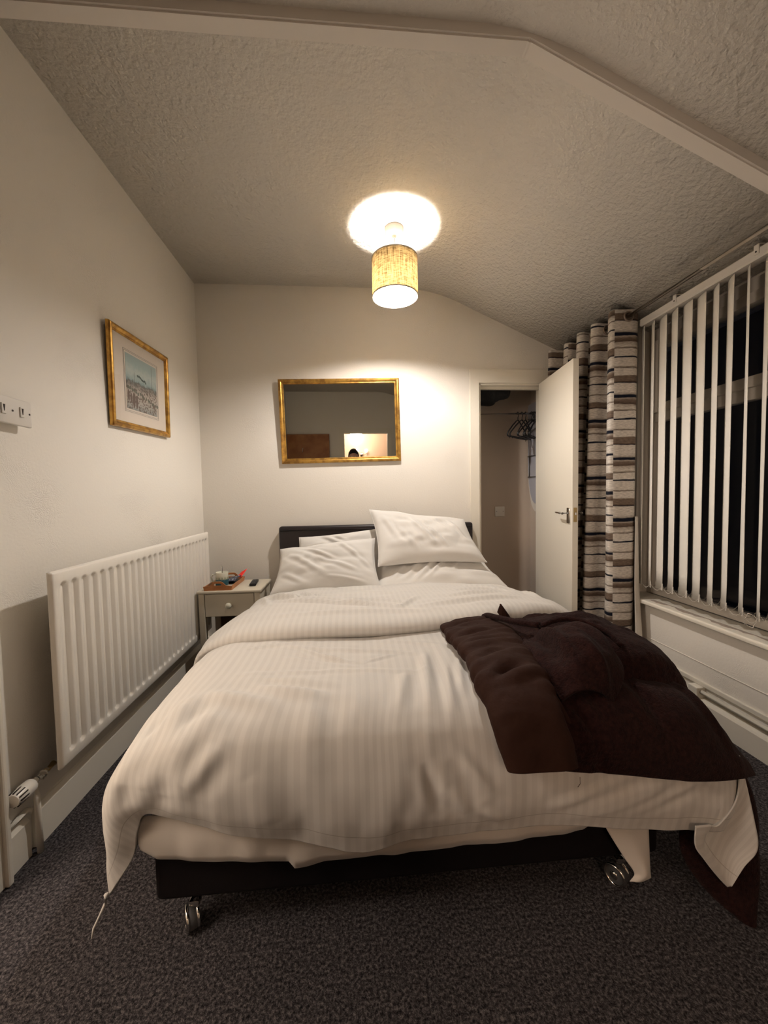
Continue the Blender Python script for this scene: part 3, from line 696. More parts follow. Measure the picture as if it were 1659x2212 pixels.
for x, a, lab in hl:
    t = thing('clothes_hanger', lab or 'black plastic hanger bunched at the right end of the cupboard rail', 'hanger', (x, 3.16, 1.8-.001*0+.0155*(x-.63)/1+.0), math.radians(90+a-90+ -a*0), 'black hangers on the cupboard rail')
    t.rotation_euler = (0, 0, math.radians(a)); t.location.z = 1.8+.0155*(x-.63)-.003
    if first: A, B = h_a, h_b; first = False
    else:
        A = h_a.copy(); B = h_b.copy(); COL.objects.link(A); COL.objects.link(B)
    A.parent = t; B.parent = t
# ironing board standing against the right side of the cupboard
ib = thing('ironing_board', 'grey ironing board hung nose-down against the cupboard side wall', 'ironing board', (1.585, 3.165, .985))
def ib_outline(s=1.0, n=24):
    pts = [];  H_ = 1.0
    for a in np.linspace(-PI/2, 0, 10): pts.append((.155*s*math.cos(a)**.9 if math.cos(a) > 0 else 0, .42+.42*math.sin(a)*s))
    left = [(-x, z) for x, z in pts[::-1]]
    return [(x, z) for x, z in pts]+[(.155*s, .9), (.14*s, .93)]+[(-.14*s, .93), (-.155*s, .9)]+left[:-1]
bm = NB(); prism(bm, ib_outline(), 'x', -.028, -.012); ob('board_rim', bm, M_ibtrim, ib, label='pale edging of the board')
bm = NB(); prism(bm, [(y, .03+(z)*.965) for y, z in ib_outline(.90)], 'x', -.034, -.027); ob('board_underside', bm, M_ibgrey, ib)
bm = NB()
for z in (.30, .48, .70, .80): tube(bm, [(-.036, -.13, z), (-.036, .13, z)], .008, 8)
tube(bm, [(-.042, .10, .30), (-.042, .10, .48)], .005, 8); tube(bm, [(-.042, -.10, .48), (-.042, -.10, .80)], .005, 8); tube(bm, [(-.048, .10, .66), (-.05, -.02, .70), (-.05, -.12, .72)], .006, 8)
ob('leg_frame', bm, mat('grey_enamel_tube', (.30, .29, .28), .4, .3), ib, True)
# dark bundle on a high shelf
P = Patches()
th = np.linspace(0, 2*PI, 33); ph = np.linspace(.02, PI-.02, 20); TH, PHI = np.meshgrid(th, ph, indexing='ij')
nrm = np.stack([np.cos(TH)*np.sin(PHI), np.sin(TH)*np.sin(PHI), np.cos(PHI)], -1)
G = np.sign(nrm)*np.abs(nrm)**.65*np.array([.31, .15, .15]); G = G*(1+.16*vnoise(nrm*2.2+5, 3)[..., None]); G[-1] = G[0]
G[..., 2] -= .22*(G[..., 0]); G += np.array([.97, 3.15, 2.07]); P.add(G)
o = P.obj('rolled_bundle', mat('charcoal_wool', (.012, .012, .013), .95, bump=[('noise', 60, .6, .006)])); tag(o, 'dark rolled blanket hanging over the shelf at the cupboard top', 'blanket')
o_shelf = struct('trim_9', bxm((.63, YB+.1, 2.17), (1.20, CY, 2.19)), M_plain)

# ------------------------------------------------------------------ curtain, pole and vertical blind
M_steel = mat('brushed_steel', (.62, .58, .53), .2, 1.0)
pole = thing('curtain_pole', 'brushed steel curtain pole under the sloping ceiling above the window', 'curtain pole', (1.62, 0, 2.165))
bm = NB(); tube(bm, [(0, .55, 0), (0, 2.84, 0)], .016, 20); ob('rod', bm, M_steel, pole, True)
bm = NB(); lathe(bm, [(0, -.02), (.02, -.016), (.024, 0), (.02, .016), (0, .02)], seg=16, M=Matrix.Translation((0, 2.855, 0))); ob('finial', bm, M_chrome, pole, True)
for y in (.7, 2.79):
    bm = NB(); tube(bm, [(0, y, -.002), (.03, y, -.012), (.118, y, -.012)], .006, 8); lathe(bm, [(0, 0), (.025, 0), (.025, .006), (0, .008)], seg=20, M=Matrix.Translation((.120, y, -.012)) @ Matrix.Rotation(-PI/2, 4, 'Y')); ob('bracket', bm, M_chrome, pole, True)
cur = thing('curtain', 'gathered eyelet curtain with brushed grey, cream and black stripes at the window end', 'curtain', (0, 0, 0))
# plan of the folds, near end first, top and bottom
top = [(1.712, 2.235), (1.695, 2.185), (1.660, 2.165), (1.60, 2.170), (1.545, 2.178), (1.532, 2.20), (1.56, 2.255), (1.640, 2.30), (1.665, 2.33), (1.62, 2.352), (1.555, 2.350), (1.530, 2.375), (1.56, 2.415), (1.645, 2.455), (1.66, 2.475), (1.61, 2.495), (1.545, 2.480), (1.520, 2.505), (1.545, 2.55), (1.64, 2.60), (1.665, 2.63), (1.62, 2.66), (1.56, 2.655), (1.53, 2.68), (1.555, 2.73), (1.64, 2.76), (1.66, 2.785), (1.60, 2.800), (1.50, 2.795), (1.475, 2.81)]
bot = [(1.700, 2.215), (1.675, 2.165), (1.632, 2.125), (1.575, 2.118), (1.520, 2.125), (1.500, 2.15), (1.53, 2.21), (1.60, 2.28), (1.625, 2.33), (1.585, 2.36), (1.525, 2.345), (1.490, 2.365), (1.515, 2.42), (1.60, 2.47), (1.62, 2.50), (1.57, 2.52), (1.50, 2.505), (1.465, 2.53), (1.495, 2.58), (1.58, 2.63), (1.61, 2.655), (1.57, 2.68), (1.51, 2.67), (1.47, 2.695), (1.50, 2.74), (1.58, 2.77), (1.61, 2.80), (1.56, 2.81), (1.47, 2.80), (1.44, 2.815)]
T2 = catmull(np.array(top), 260); B2 = catmull(np.array(bot), 260); B2[:, 0] -= .012
zz = np.linspace(0, 1, 60); ztop, zbot = 2.205, .03
ZT = np.interp(T2[:, 1], [2.1, 2.85], [2.208, 2.203])
G = np.zeros((260, 60, 3))
for j, t in enumerate(zz):
    s = t**1.1; G[:, j, :2] = T2*(1-s)+B2*s; G[:, j, 2] = ZT*(1-t)+zbot*t
wv = vnoise(np.stack([np.arange(260)[:, None]*.05+0*zz, 0*np.arange(260)[:, None]+zz*3, 0*G[..., 0]], -1), 5)*.012*zz
G[..., 0] += wv; G[..., 1] += wv*.5
arc = np.concatenate([[0], np.cumsum(np.linalg.norm(np.diff(T2, axis=0), axis=1))])
uv = np.stack([np.repeat(arc[:, None], 60, 1), G[..., 2]], -1)
P = Patches(); P.add(G, uv); P.obj('printed_face', M_curtain, cur)
N_ = normals(G); G2 = G+N_*(-.006)
P = Patches(); P.add(G2+0); lin = P.obj('lining', M_lining, cur)
# loose corner of lining showing at the near lower edge
ctrl = np.array([[(1.700, 2.21, 1.0), (1.70, 2.21, .60), (1.700, 2.20, .30), (1.705, 2.19, .05)], [(1.690, 2.16, 1.0), (1.69, 2.14, .60), (1.690, 2.11, .30), (1.695, 2.09, .05)], [(1.66, 2.14, 1.0), (1.65, 2.125, .60), (1.648, 2.112, .30), (1.645, 2.105, .05)]])
P = Patches(); P.add(grid(ctrl, 10, 30)); P.obj('lining_edge', M_lining, cur, .002)
for (x, y) in ((1.625, 2.166), (1.62, 2.352), (1.62, 2.495), (1.62, 2.797)):
    bm = NB(); lathe(bm, [(.0255+.0055*math.cos(a), .0055*math.sin(a)) for a in np.linspace(0, 2*PI, 9)[:-1]], seg=24, close=True, M=Matrix.Translation((1.62, y-.004, 2.165)) @ Matrix.Rotation(PI/2, 4, 'X') @ Matrix.Rotation(.0, 4, 'Y'))
    ob('eyelet', bm, mat('brown_steel', (.30, .24, .19), .35, .8), cur, True)

bl = thing('vertical_blind', 'white vertical blind with parted slats and bead chains in front of the dark window', 'blind', (0, 0, 0))
BX = 1.735
bm = NB(); prism(bm, [(1.700, 2.118), (1.706, 2.112), (1.750, 2.112), (1.750, 2.156), (1.706, 2.156), (1.700, 2.150)], 'y', .57, 2.175); ob('headrail', bm, M_plast, bl, 'auto')
for y in (1.52, 1.93, 1.1):
    bm = NB(); box(bm, (1.696, y-.011, 2.128), (1.702, y+.011, 2.172), .002); box(bm, (1.696, y-.011, 2.166), (1.742, y+.011, 2.172), .002); c_ = ob('fixing_clip', bm, M_plast, bl)
    bm = NB(); lathe(bm, [(0, 0), (.0035, 0), (.0035, .0015), (0, .002)], seg=10, M=Matrix.Translation((1.6962, y, 2.140)) @ Matrix.Rotation(-PI/2, 4, 'Y')); ob('screw', bm, M_screw, c_)
M_slat = mat('white_blind_fabric', (.82, .78, .71), .75, spec=.2, bump=[('noise', 200, .1, .0008)])
M_chain = mat('bead_chain', (.62, .57, .50), .4)
SW = .0445
# (centre y, swing of the slat out of the window plane in degrees at top, at bottom)
slats = [(2.262, 62, 66), (2.190, 30, 32), (2.116, 31, 33), (2.045, 18, 19), (1.967, 24, 25), (1.887, 17, 19), (1.809, 21, 23), (1.732, 31, 32), (1.661, 32, 33), (1.580, 44, 38), (1.504, 39, 44), (1.425, 6, 6), (1.35, 20, 20), (1.27, 30, 30), (1.19, 35, 35), (1.11, 30, 30), (1.03, 35, 35), (.95, 30, 30), (.87, 30, 30), (.79, 30, 30), (.71, 30, 30), (.63, 30, 30)]
zts, zbs = 2.108, .592
beads_prev = None; beadpts = []
for k, (yc, a1, a2) in enumerate(slats):
    n = 14; P = Patches(); G = np.zeros((7, n, 3)); tt = np.linspace(0, 1, n)
    for j, t in enumerate(tt):
        a = math.radians(a1*(1-t)+a2*t); dx, dy = -math.sin(a), -math.cos(a)
        pinch = 1-.12*max(0, t-.94)/.06 if t > .94 else 1
        bow = .004*np.cos(np.linspace(-PI/2, PI/2, 7))
        for i, s in enumerate(np.linspace(-1, 1, 7)):
            w_ = SW*pinch
            G[i, j] = (BX+dx*w_*s+dy*bow[i], yc+dy*w_*s-dx*bow[i], zts+(zbs-zts)*t)
    P.add(G); so = P.obj('slat', M_slat, bl, .0012)
    a = math.radians(a2); dx, dy = -math.sin(a), -math.cos(a)
    bm = NB(); Mx = Matrix.Translation((BX, yc, 0)) @ Matrix.Rotation(math.atan2(dy, dx), 4, 'Z')
    prism(bm, [(-.042, zbs-.003), (.040, zbs-.003), (.043, zbs+.036), (-.043, zbs+.036)], 'y', -.0018, .0018)
    bmesh.ops.transform(bm, matrix=Mx, verts=bm.verts[:]); ob('bottom_weight', bm, M_slat, so)
    beadpts.append([(BX+dx*w__, yc+dy*w__, zbs+.026) for w__ in (SW, -SW)])
def chain(bm, p, q, sag, n, r=.0017):
    p = Vector(p); q = Vector(q)
    for i in range(n):
        t = (i+.5)/n; c = p.lerp(q, t); c.z -= sag*4*t*(1-t)
        bmesh.ops.create_icosphere(bm, subdivisions=1, radius=r, matrix=Matrix.Translation(c))
for k in range(len(slats)-1):
    for e in (0, 1):
        p, q = beadpts[k][e], beadpts[k+1][e]; bm = NB()
        L_ = (Vector(p)-Vector(q)).length
        chain(bm, p, q, .034 if k != 9 else .045, 24); ob('bead_chain', bm, M_chain, bl, True)
bm = NB(); c0 = Vector((1.70, 1.505, .585))
for i in range(34):
    a = 2*PI*i/34; bmesh.ops.create_icosphere(bm, subdivisions=1, radius=.0022, matrix=Matrix.Translation(c0+Vector((.006*math.sin(3*a), .024*math.cos(a), .030*math.sin(a)))))
ob('control_chain', bm, M_chain, bl, True)

# ------------------------------------------------------------------ bed
bed = thing('bed', 'double divan bed with dark base and dark padded headboard', 'bed', (0, 0, 0))
BX0, BX1, BY0, BY1 = -.53, .85, .985, 2.83
bm = NB(); box(bm, (BX0, BY0, .118), (BX1, BY1, .262), .018, 4); ob('divan_base', bm, M_base, bed, 'auto')
def castor(x, y):
    bm = NB(); tube(bm, [(x, y, .118), (x, y, .075)], .008, 10); lathe(bm, [(0, .118), (.02, .118), (.02, .112), (0, .112)], (x, y, 0), 16)
    c = ob('castor', bm, M_chrome, bed, 'auto')
    Mx = Matrix.Translation((x-.012, y-.012, .030)) @ Matrix.Rotation(.5, 4, 'Z') @ Matrix.Rotation(PI/2, 4, 'Y')
    bm = NB(); lathe(bm, [(0, -.016), (.012, -.016), (.028, -.013), (.030, 0), (.028, .013), (.012, .016), (0, .016)], seg=28, M=Mx); ob('wheel', bm, M_grey, c, True)
    bm = NB()
    for o_ in (-.013, .013): lathe(bm, [(.0275+.0045*math.cos(a), o_+.0045*math.sin(a)) for a in np.linspace(0, 2*PI, 9)[:-1]], seg=28, M=Mx, close=True)
    lathe(bm, [(0, -.0185), (.010, -.0175), (.012, -.015), (.012, .015), (.010, .0175), (0, .0185)], seg=16, M=Mx)
    ob('rim', bm, M_chrome, c, True)
    bm = NB(); box(bm, (x-.018, y-.020, .058), (x+.010, y+.006, .078), .006); ob('fork', bm, M_chrome, c, 'auto')
for x, y in ((BX0+.085, BY0+.055), (BX1-.085, BY0+.055), (BX0+.085, BY1-.1), (BX1-.085, BY1-.1), (BX0+.085, 1.9), (BX1-.085, 1.9)): castor(x, y)
# mattress with fitted sheet
bm = NB(); box(bm, (BX0-.005, BY0-.02, .262), (BX1+.005, BY1-.01, .505), .055, 6)
bmesh.ops.subdivide_edges(bm, edges=[e for e in bm.edges if e.calc_length() > .3], cuts=40, use_grid_fill=True)
for v in bm.verts:
    if v.co.z < .36:
        n_ = float(vnoise(np.array([v.co.x*9, v.co.y*9, v.co.z*3]), 2)); k = (.36-v.co.z)/.1
        v.co.y -= .010*n_*k*(1 if v.co.y < 1.1 else 0); v.co.z += .004*n_*k
ob('mattress', bm, M_sheet, bed, True)
# puckered lower edge of the sheet
nx = 160; P = Patches(); X_ = np.linspace(BX0-.008, .62, nx); G = np.zeros((nx, 8, 3))
prof_z = np.interp(X_, [-.54, -.50, -.18, -.166, -.09, .15, .45, .60, .62], [.300, .268, .236, .216, .228, .232, .236, .246, .26])
for j in range(8):
    t = j/7; G[:, j, 0] = X_; G[:, j, 2] = .38*(1-t)+prof_z*t
    G[:, j, 1] = BY0-.030+.010*np.sin(t*PI)*-1+.006*vnoise(np.stack([X_*22, 0*X_+t*1.5, 0*X_], -1), 9)*t - .004*t
P.add(G); P.obj('sheet_skirt', M_sheet, bed, .003)
# sheet corner hanging at the right of the foot
ctrl = np.array([[(.655, .955, .285), (.665, .952, .245), (.712, .948, .165), (.742, .944, .118), (.728, .942, .096)],
                 [(.72, .955, .285), (.725, .948, .24), (.750, .940, .165), (.765, .930, .125), (.752, .935, .100)],
                 [(.785, .955, .285), (.787, .952, .235), (.789, .950, .165), (.790, .948, .12), (.793, .948, .094)]])
P = Patches(); P.add(grid(ctrl, 16, 30)); P.obj('sheet_corner', M_sheet, bed, .002, label='loose pointed corner of the sheet hanging at the foot')
# headboard
hb = NB(); box(hb, (-.540, YB-.075, .40), (.898, YB-.008, .935), .018, 5); hbo = ob('headboard', hb, M_dark, bed, 'auto')
bm = NB(); tube(bm, [(-.532, YB-.078, .905), (.18, YB-.080, .907), (.890, YB-.078, .905)], .0035, 8); ob('piping', bm, M_dark, hbo, True)
for x in (-.3, .66):
    bm = NB(); box(bm, (x-.03, YB-.06, .13), (x+.03, YB-.03, .45), .003); ob('strut', bm, M_base, bed)

# ---------------- duvet
def duvet():
    dv = thing('duvet', 'white satin-striped duvet folded back below the pillows, hanging over the foot of the bed', 'duvet', (0, 0, 0))
    # rows from the front hem back to the fold; each runs from the left hem to the right hem
    rows = []
    rows.append([(-.625, .955, .178), (-.556, .945, .278), (-.532, .930, .362), (-.505, .925, .408), (-.430, .922, .388), (-.282, .918, .340), (-.118, .915, .305), (.011, .910, .276), (.109, .908, .300), (.261, .915, .294), (.497, .915, .290), (.759, .915, .262), (.900, .915, .245), (.985, .925, .232), (1.03, .96, .24)])
    rows.append([(-.636, .965, .25), (-.605, .928, .34), (-.568, .912, .425), (-.490, .905, .455), (-.42, .90, .438), (-.282, .895, .410), (-.118, .892, .39), (.011, .888, .372), (.109, .888, .375), (.261, .892, .372), (.497, .895, .370), (.759, .895, .345), (.905, .90, .33), (.990, .905, .315), (1.05, .945, .32)])
    rows.append([(-.644, 1.01, .31), (-.634, .955, .42), (-.575, .915, .495), (-.500, .915, .520), (-.42, .905, .510), (-.282, .90, .495), (-.118, .898, .485), (.011, .896, .475), (.109, .896, .475), (.261, .898, .475), (.497, .900, .470), (.759, .902, .450), (.905, .905, .43), (.995, .92, .41), (1.065, .96, .37)])
    rows.append([(-.638, 1.05, .355), (-.634, 1.00, .455), (-.575, .965, .535), (-.49, .955, .570), (-.40, .95, .572), (-.28, .945, .570), (-.118, .94, .568), (.011, .94, .565), (.109, .94, .565), (.261, .94, .565), (.497, .94, .56), (.759, .945, .545), (.90, .955, .52), (.995, .965, .47), (1.07, 1.0, .40)])
    rows.append([(-.630, 1.12, .36), (-.628, 1.08, .46), (-.580, 1.06, .545), (-.49, 1.05, .592), (-.39, 1.045, .603), (-.26, 1.04, .608), (-.11, 1.04, .61), (.02, 1.04, .61), (.13, 1.04, .61), (.27, 1.04, .608), (.50, 1.04, .60), (.76, 1.05, .585), (.89, 1.06, .55), (.99, 1.07, .48), (1.06, 1.09, .38)])
    for y in (1.22, 1.42, 1.62, 1.85, 2.1, 2.28):
        rows.append([(-.628, y, .34), (-.624, y, .45), (-.580, y, .545), (-.48, y, .590), (-.37, y, .602), (-.24, y, .607), (-.10, y, .61), (.02, y, .61), (.14, y, .61), (.28, y, .607), (.50, y, .60), (.76, y, .585), (.89, y, .55), (.98, y, .48), (1.04, y, .38)])
    C = np.array(rows)
    nu, nv = 300, 300
    G = catmull(catmull(C, nv, 0), nu, 1)           # [row, col]
    G = np.swapaxes(G, 0, 1)                        # [across, along]
    # uv from the flat layout
    du = np.concatenate([[0], np.cumsum(np.linalg.norm(np.diff(G[:, 200], axis=0), axis=-1))])
    dvv = np.concatenate([[0], np.cumsum(np.linalg.norm(np.diff(G[150], axis=0), axis=-1))])
    UV = np.stack(np.meshgrid(du, dvv, indexing='ij'), -1)
    N = normals(G); N = np.where(N[..., 2:3] < -.999, -N, N)
    if N[150, 200, 2] < 0: N = -N
    G = G+N*(.010*vnoise(G*np.array([2.6, 2.2, 1.5])+3, 1)+.005*vnoise(G*np.array([6, 4.5, 3]), 2)+.0028*vnoise(G*np.array([16, 10, 8]), 4)+.0012*vnoise(G*np.array([30, 20, 14]), 11))[..., None]
    for p, q, wd, am in CREASES: G = crease(G, N, p, q, wd, am)
    P = Patches(); P.add(G, UV); body = P.obj('duvet_cover', M_duvet, dv, .022, offset=-1)
    # stitched hem band line
    hb_ = G[::3, 22]+N[::3, 22]*.002
    # the folded-back head end: a roll at its front, laid over the body
    ys = [2.36, 2.38, 2.38, 2.385, 2.385, 2.38, 2.39, 2.36, 2.26]
    xs = [-.60, -.50, -.33, -.10, .10, .35, .62, .90, 1.00]
    yr = [1.50, 1.50, 1.475, 1.468, 1.462, 1.50, 1.58, 1.655, 1.70]      # front of the roll
    cols = []
    xl = [(-.655, .33), (-.655, .45), (-.600, .548)]
    top = [(-.635, .32), (-.640, .45), (-.600, .555), (-.48, .622), (-.30, .645), (-.08, .652), (.14, .652), (.38, .650), (.62, .645), (.84, .635), (.965, .605), (1.045, .535), (1.085, .42)]
    yfr = [1.56, 1.545, 1.52, 1.50, 1.475, 1.468, 1.464, 1.50, 1.575, 1.64, 1.68, 1.70, 1.71]
    ybk = [2.20, 2.26, 2.34, 2.375, 2.385, 2.39, 2.385, 2.40, 2.40, 2.36, 2.26, 2.15, 2.10]
    for (x, z), yf, yb in zip(top, yfr, ybk):
        nx_ = -1 if x < -.55 else (1 if x > .98 else 0)
        zo = z if not nx_ else z
        L_ = yb-yf; c = []
        side = abs(nx_)
        # under tuck -> roll -> top -> down to the pillows
        def pt(y, dz, out=0): return (x+nx_*out, y, z+dz*(1-side*.6)-side*0)
        c.append(pt(yf+.10, -.052, -.02)); c.append(pt(yf+.035, -.054, -.02)); c.append(pt(yf+.004, -.040, -.008)); c.append(pt(yf-.004, -.018, .004)); c.append(pt(yf+.016, .003, .012)); c.append(pt(yf+.06, .012, .014)); c.append(pt(yf+.16, .012, .012))
        lf = 1 if x < -.55 else 0
        c.append(pt(yf+L_*.40, .005, .008-.025*lf)); c.append(pt(yf+L_*.60, -.010, -.045*lf)); c.append(pt(yf+L_*.80, -.035, -.01-.06*lf)); c.append(pt(yb-.03, -.062, -.015-.07*lf)); c.append(pt(yb+.02, -.10, -.02-.07*lf))
        cols.append(c)
    C2 = np.array(cols); G = grid(C2, 260, 220)
    N = normals(G)
    if N[130, 110, 2] < 0: N = -N
    du = np.concatenate([[0], np.cumsum(np.linalg.norm(np.diff(G[:, 120], axis=0), axis=-1))])
    dvv = np.concatenate([[0], np.cumsum(np.linalg.norm(np.diff(G[130], axis=0), axis=-1))])
    UV = np.stack(np.meshgrid(du, dvv, indexing='ij'), -1)
    amp = np.clip((G[..., 1]-1.52)/.1, .25, 1)
    G = G+N*((.011*vnoise(G*np.array([3.0, 4.5, 1.0])+9, 6)+.006*vnoise(G*np.array([5, 11, 3]), 7)+.0022*vnoise(G*np.array([14, 24, 8]), 8))*amp)[..., None]
    for p, q, wd, am in CREASES2: G = crease(G, N, p, q, wd, am*1.45)
    P = Patches(); P.add(G, UV); P.obj('folded_end', M_duvet, dv, .012, label='head end of the duvet folded back into a thick roll')
    # corner of the cover hanging at the right of the foot
    ctrl = np.array([[(.902, .925, .25), (.945, .93, .245), (.985, .935, .24), (1.04, .940, .31), (1.080, .975, .40)],
                     [(.903, .925, .195), (.935, .935, .19), (.968, .958, .205), (1.03, .962, .225), (1.088, .940, .25)],
                     [(.930, .925, .155), (.955, .938, .145), (.985, .955, .15), (1.04, .955, .155), (1.092, .930, .165)],
                     [(.966, .926, .108), (.98, .932, .10), (1.0, .942, .10), (1.028, .940, .105), (1.052, .930, .115)],
                     [(1.004, .929, .064), (1.007, .930, .064), (1.010, .930, .064), (1.013, .930, .064), (1.016, .929, .064)]])
    ctrl = np.array([0, 0, 1.16])+(ctrl-np.array([0, 0, 1.16]))*.962
    P = Patches(); P.add(grid(ctrl, 44, 60)); P.obj('cover_corner', M_duvet, dv, .003, label='pointed corner of the cover hanging loose')
    # tie tape at the left corner
    bm = NB(); tube(bm, [(-.625, .955, .188), (-.628, .953, .165), (-.640, .950, .14), (-.652, .945, .115), (-.654, .94, .095)], [.006, .004, .003, .0028, .002], 6); ob('corner_tape', bm, M_duvet, dv, True)
    return dv
# (start, end, width, height) of the visible folds in the cloth
CREASES = [((-.505, .915, .47), (-.46, 1.06, .60), .024, .024), ((-.455, .905, .46), (-.405, 1.03, .60), .022, -.018), ((-.575, .93, .42), (-.545, 1.12, .56), .026, .014), ((-.545, .915, .46), (-.52, 1.04, .58), .016, -.012),
           ((-.43, 1.09), (-.22, 1.02), .024, .012), ((-.30, 1.10), (-.10, 1.04), .020, .008), ((-.40, .90, .48), (-.33, .93, .56), .02, .010),
           ((-.20, 1.38), (-.02, 1.24), .009, .010), ((-.24, 1.33), (.02, 1.22), .010, -.005), ((-.30, 1.42), (.05, 1.33), .012, .005), ((.02, 1.24), (.14, 1.30), .008, .005), ((-.05, 1.36), (.22, 1.30), .010, .006), ((.05, 1.44), (.30, 1.36), .010, .005), ((-.42, 1.40), (-.22, 1.44), .010, .005),
           ((.24, 1.32), (.19, .98), .016, .010), ((.28, 1.18), (.25, .96), .012, .007), ((.15, 1.16), (.11, .98), .016, .006), ((.34, 1.24), (.29, 1.02), .010, .007), ((.18, .95, .56), (.14, .905, .36), .018, .008), ((.16, .90, .50), (.20, .90, .38), .014, -.008),
           ((-.36, 1.20), (.28, 1.165), .011, .004), ((-.30, 1.145), (-.05, 1.06), .015, -.006), ((-.1, .92), (-.14, 1.05), .03, .006),
           ((.22, .90, .44), (.27, .90, .37), .016, .009), ((.24, .90, .52), (.33, .90, .42), .014, .008), ((.30, .90, .38), (.36, .90, .33), .012, .005),
           ((.50, .91, .36), (.80, .91, .47), .014, .010), ((.58, .91, .34), (.78, .91, .40), .010, -.006), ((.70, .91, .33), (.95, .91, .42), .012, .008), ((.60, .91, .45), (.75, .91, .50), .012, .006),
           ((-.26, .90, .5), (-.20, .90, .38), .035, .006), ((.88, .91, .42), (.97, .93, .36), .02, .012)]
CREASES2 = [((-.36, 1.86), (.10, 1.74), .013, .012), ((-.30, 1.90), (.02, 1.80), .012, -.006), ((-.44, 2.02), (-.28, 1.92), .014, .016), ((-.36, 2.05), (-.26, 1.90), .010, -.010), ((-.28, 2.06), (-.20, 1.92), .010, .013), ((-.22, 2.02), (-.16, 1.90), .008, .010),
            ((-.12, 1.83), (.22, 1.66), .012, .010), ((-.05, 1.90), (.25, 1.76), .010, .008), ((.18, 1.64), (.30, 1.86), .014, .008), ((.45, 1.84), (.75, 1.90), .014, .009), ((.52, 1.99), (.80, 2.02), .012, .007),
            ((.60, 2.2), (.85, 1.95), .016, .008), ((-.52, 2.2), (-.40, 1.8), .014, .008), ((-.35, 1.62), (.3, 1.60), .020, .006), ((.3, 1.68), (.8, 1.78), .018, .008), ((.9, 1.80), (.96, 2.1), .02, .010)]
duvet()

# ---------------- pillows
def pillow(label, BL, BR, TR, TL, thick, seed, cr=(), back=None):
    """a stuffed pillowcase spanning four corners; its face bulges along the given side"""
    BL, BR, TR, TL = map(lambda p: np.array(p, float), (BL, BR, TR, TL)); n = 72
    u = np.linspace(0, 1, n); U, V = np.meshgrid(u, u, indexing='ij')
    Bp = (BL*((1-U)*(1-V))[..., None]+BR*(U*(1-V))[..., None]+TR*(U*V)[..., None]+TL*((1-U)*V)[..., None])
    nn = np.cross(BR-BL, TL-BL); nn /= np.linalg.norm(nn)
    a = 2*U-1; b = 2*V-1
    h = ((1-np.abs(a)**2.6)*(1-np.abs(b)**2.4)).clip(0)**.46*thick/2
    # sides draw in between the corners
    cx_ = (BR-BL); cy2 = (TL-BL)
    Bp = Bp-cx_*(.035*a*(1-b*b))[..., None]*1.0-cy2*(.045*b*(1-a*a))[..., None]
    obj_ = thing('pillow', label, 'pillow', (0, 0, 0), group='white pillows at the head of the bed')
    P = Patches(); uvw = np.stack([U*3.1, V*3.1, 0*U+seed], -1)
    nz = .20*vnoise(uvw*1.3, seed)+.10*vnoise(uvw*np.array([2.4, 3.5, 1]), seed+1)
    F = Bp+nn*(h*(1+nz))[..., None]
    for (p, q, wd, am) in cr:
        p3 = np.array(p); q3 = np.array(q); d = q3-p3; uv_ = np.stack([U, V], -1); t = np.clip(((uv_-p3)@d)/d.dot(d), 0, 1)
        dist = np.linalg.norm(uv_-(p3+t[..., None]*d), axis=-1); tp = np.sin(np.clip(t, .02, .98)*PI)**.6
        F = F+nn*((am*tp*(np.exp(-(dist/wd)**2)-.5*np.exp(-((dist-2*wd)/wd)**2))*np.minimum(1, h/(thick*.15))))[..., None]
    P.add(F)
    Bk = Bp-nn*(.42*h*(1-nz))[..., None]; P.add(Bk[::-1])
    P.obj('pillowcase', M_pillow, obj_)
    # flange seam
    bm = NB(); per = [Bp[i, 0] for i in range(0, n, 6)]+[Bp[-1, j] for j in range(0, n, 6)]+[Bp[i, -1] for i in range(n-1, 0, -6)]+[Bp[0, j] for j in range(n-1, 0, -6)]
    tube(bm, per+[per[0]], .0022, 6, caps=False); ob('seam', bm, M_pillow, obj_, True)
    return obj_
pillow('front left pillow leaning against the one behind it', (-.515, 2.33, .555), (.168, 2.33, .560), (.142, 2.58, .862), (-.485, 2.58, .805), .17, 3,
       [((.10, .75), (.48, .25), .030, .012), ((.25, .85), (.62, .50), .025, .012), ((.40, .60), (.80, .28), .028, .010), ((.62, .90), (.95, .35), .02, .008), ((.08, .35), (.30, .12), .025, .008), ((.5, .2), (.85, .1), .02, .006)])
pillow('back left pillow propped against the headboard behind the front left pillow', (-.42, 2.60, .60), (.20, 2.60, .62), (.20, 2.75, .915), (-.385, 2.75, .862), .14, 8,
       [((.3, .95), (.5, .7), .03, .012), ((.42, .9), (.55, .75), .02, -.008)])
pillow('lower right pillow lying flat at the head of the bed', (.095, 2.33, .535), (1.01, 2.38, .525), (.90, 2.68, .70), (.135, 2.66, .71), .18, 14,
       [((.30, .15), (.55, .70), .022, .013), ((.38, .15), (.62, .65), .018, .010), ((.22, .2), (.42, .72), .02, .010), ((.6, .3), (.78, .7), .02, .008), ((.12, .2), (.25, .6), .02, .008)])
pillow('upper right pillow, highest of the four, stacked on the lower right one', (.150, 2.41, .700), (.868, 2.44, .700), (.800, 2.73, .965), (.112, 2.71, 1.052), .19, 21,
       [((.35, .80), (.55, .20), .022, .012), ((.45, .75), (.65, .2), .018, .010), ((.10, .8), (.2, .3), .022, .010), ((.75, .85), (.9, .35), .02, .009), ((.2, .6), (.35, .15), .02, .008), ((.6, .9), (.72, .5), .02, .006)])

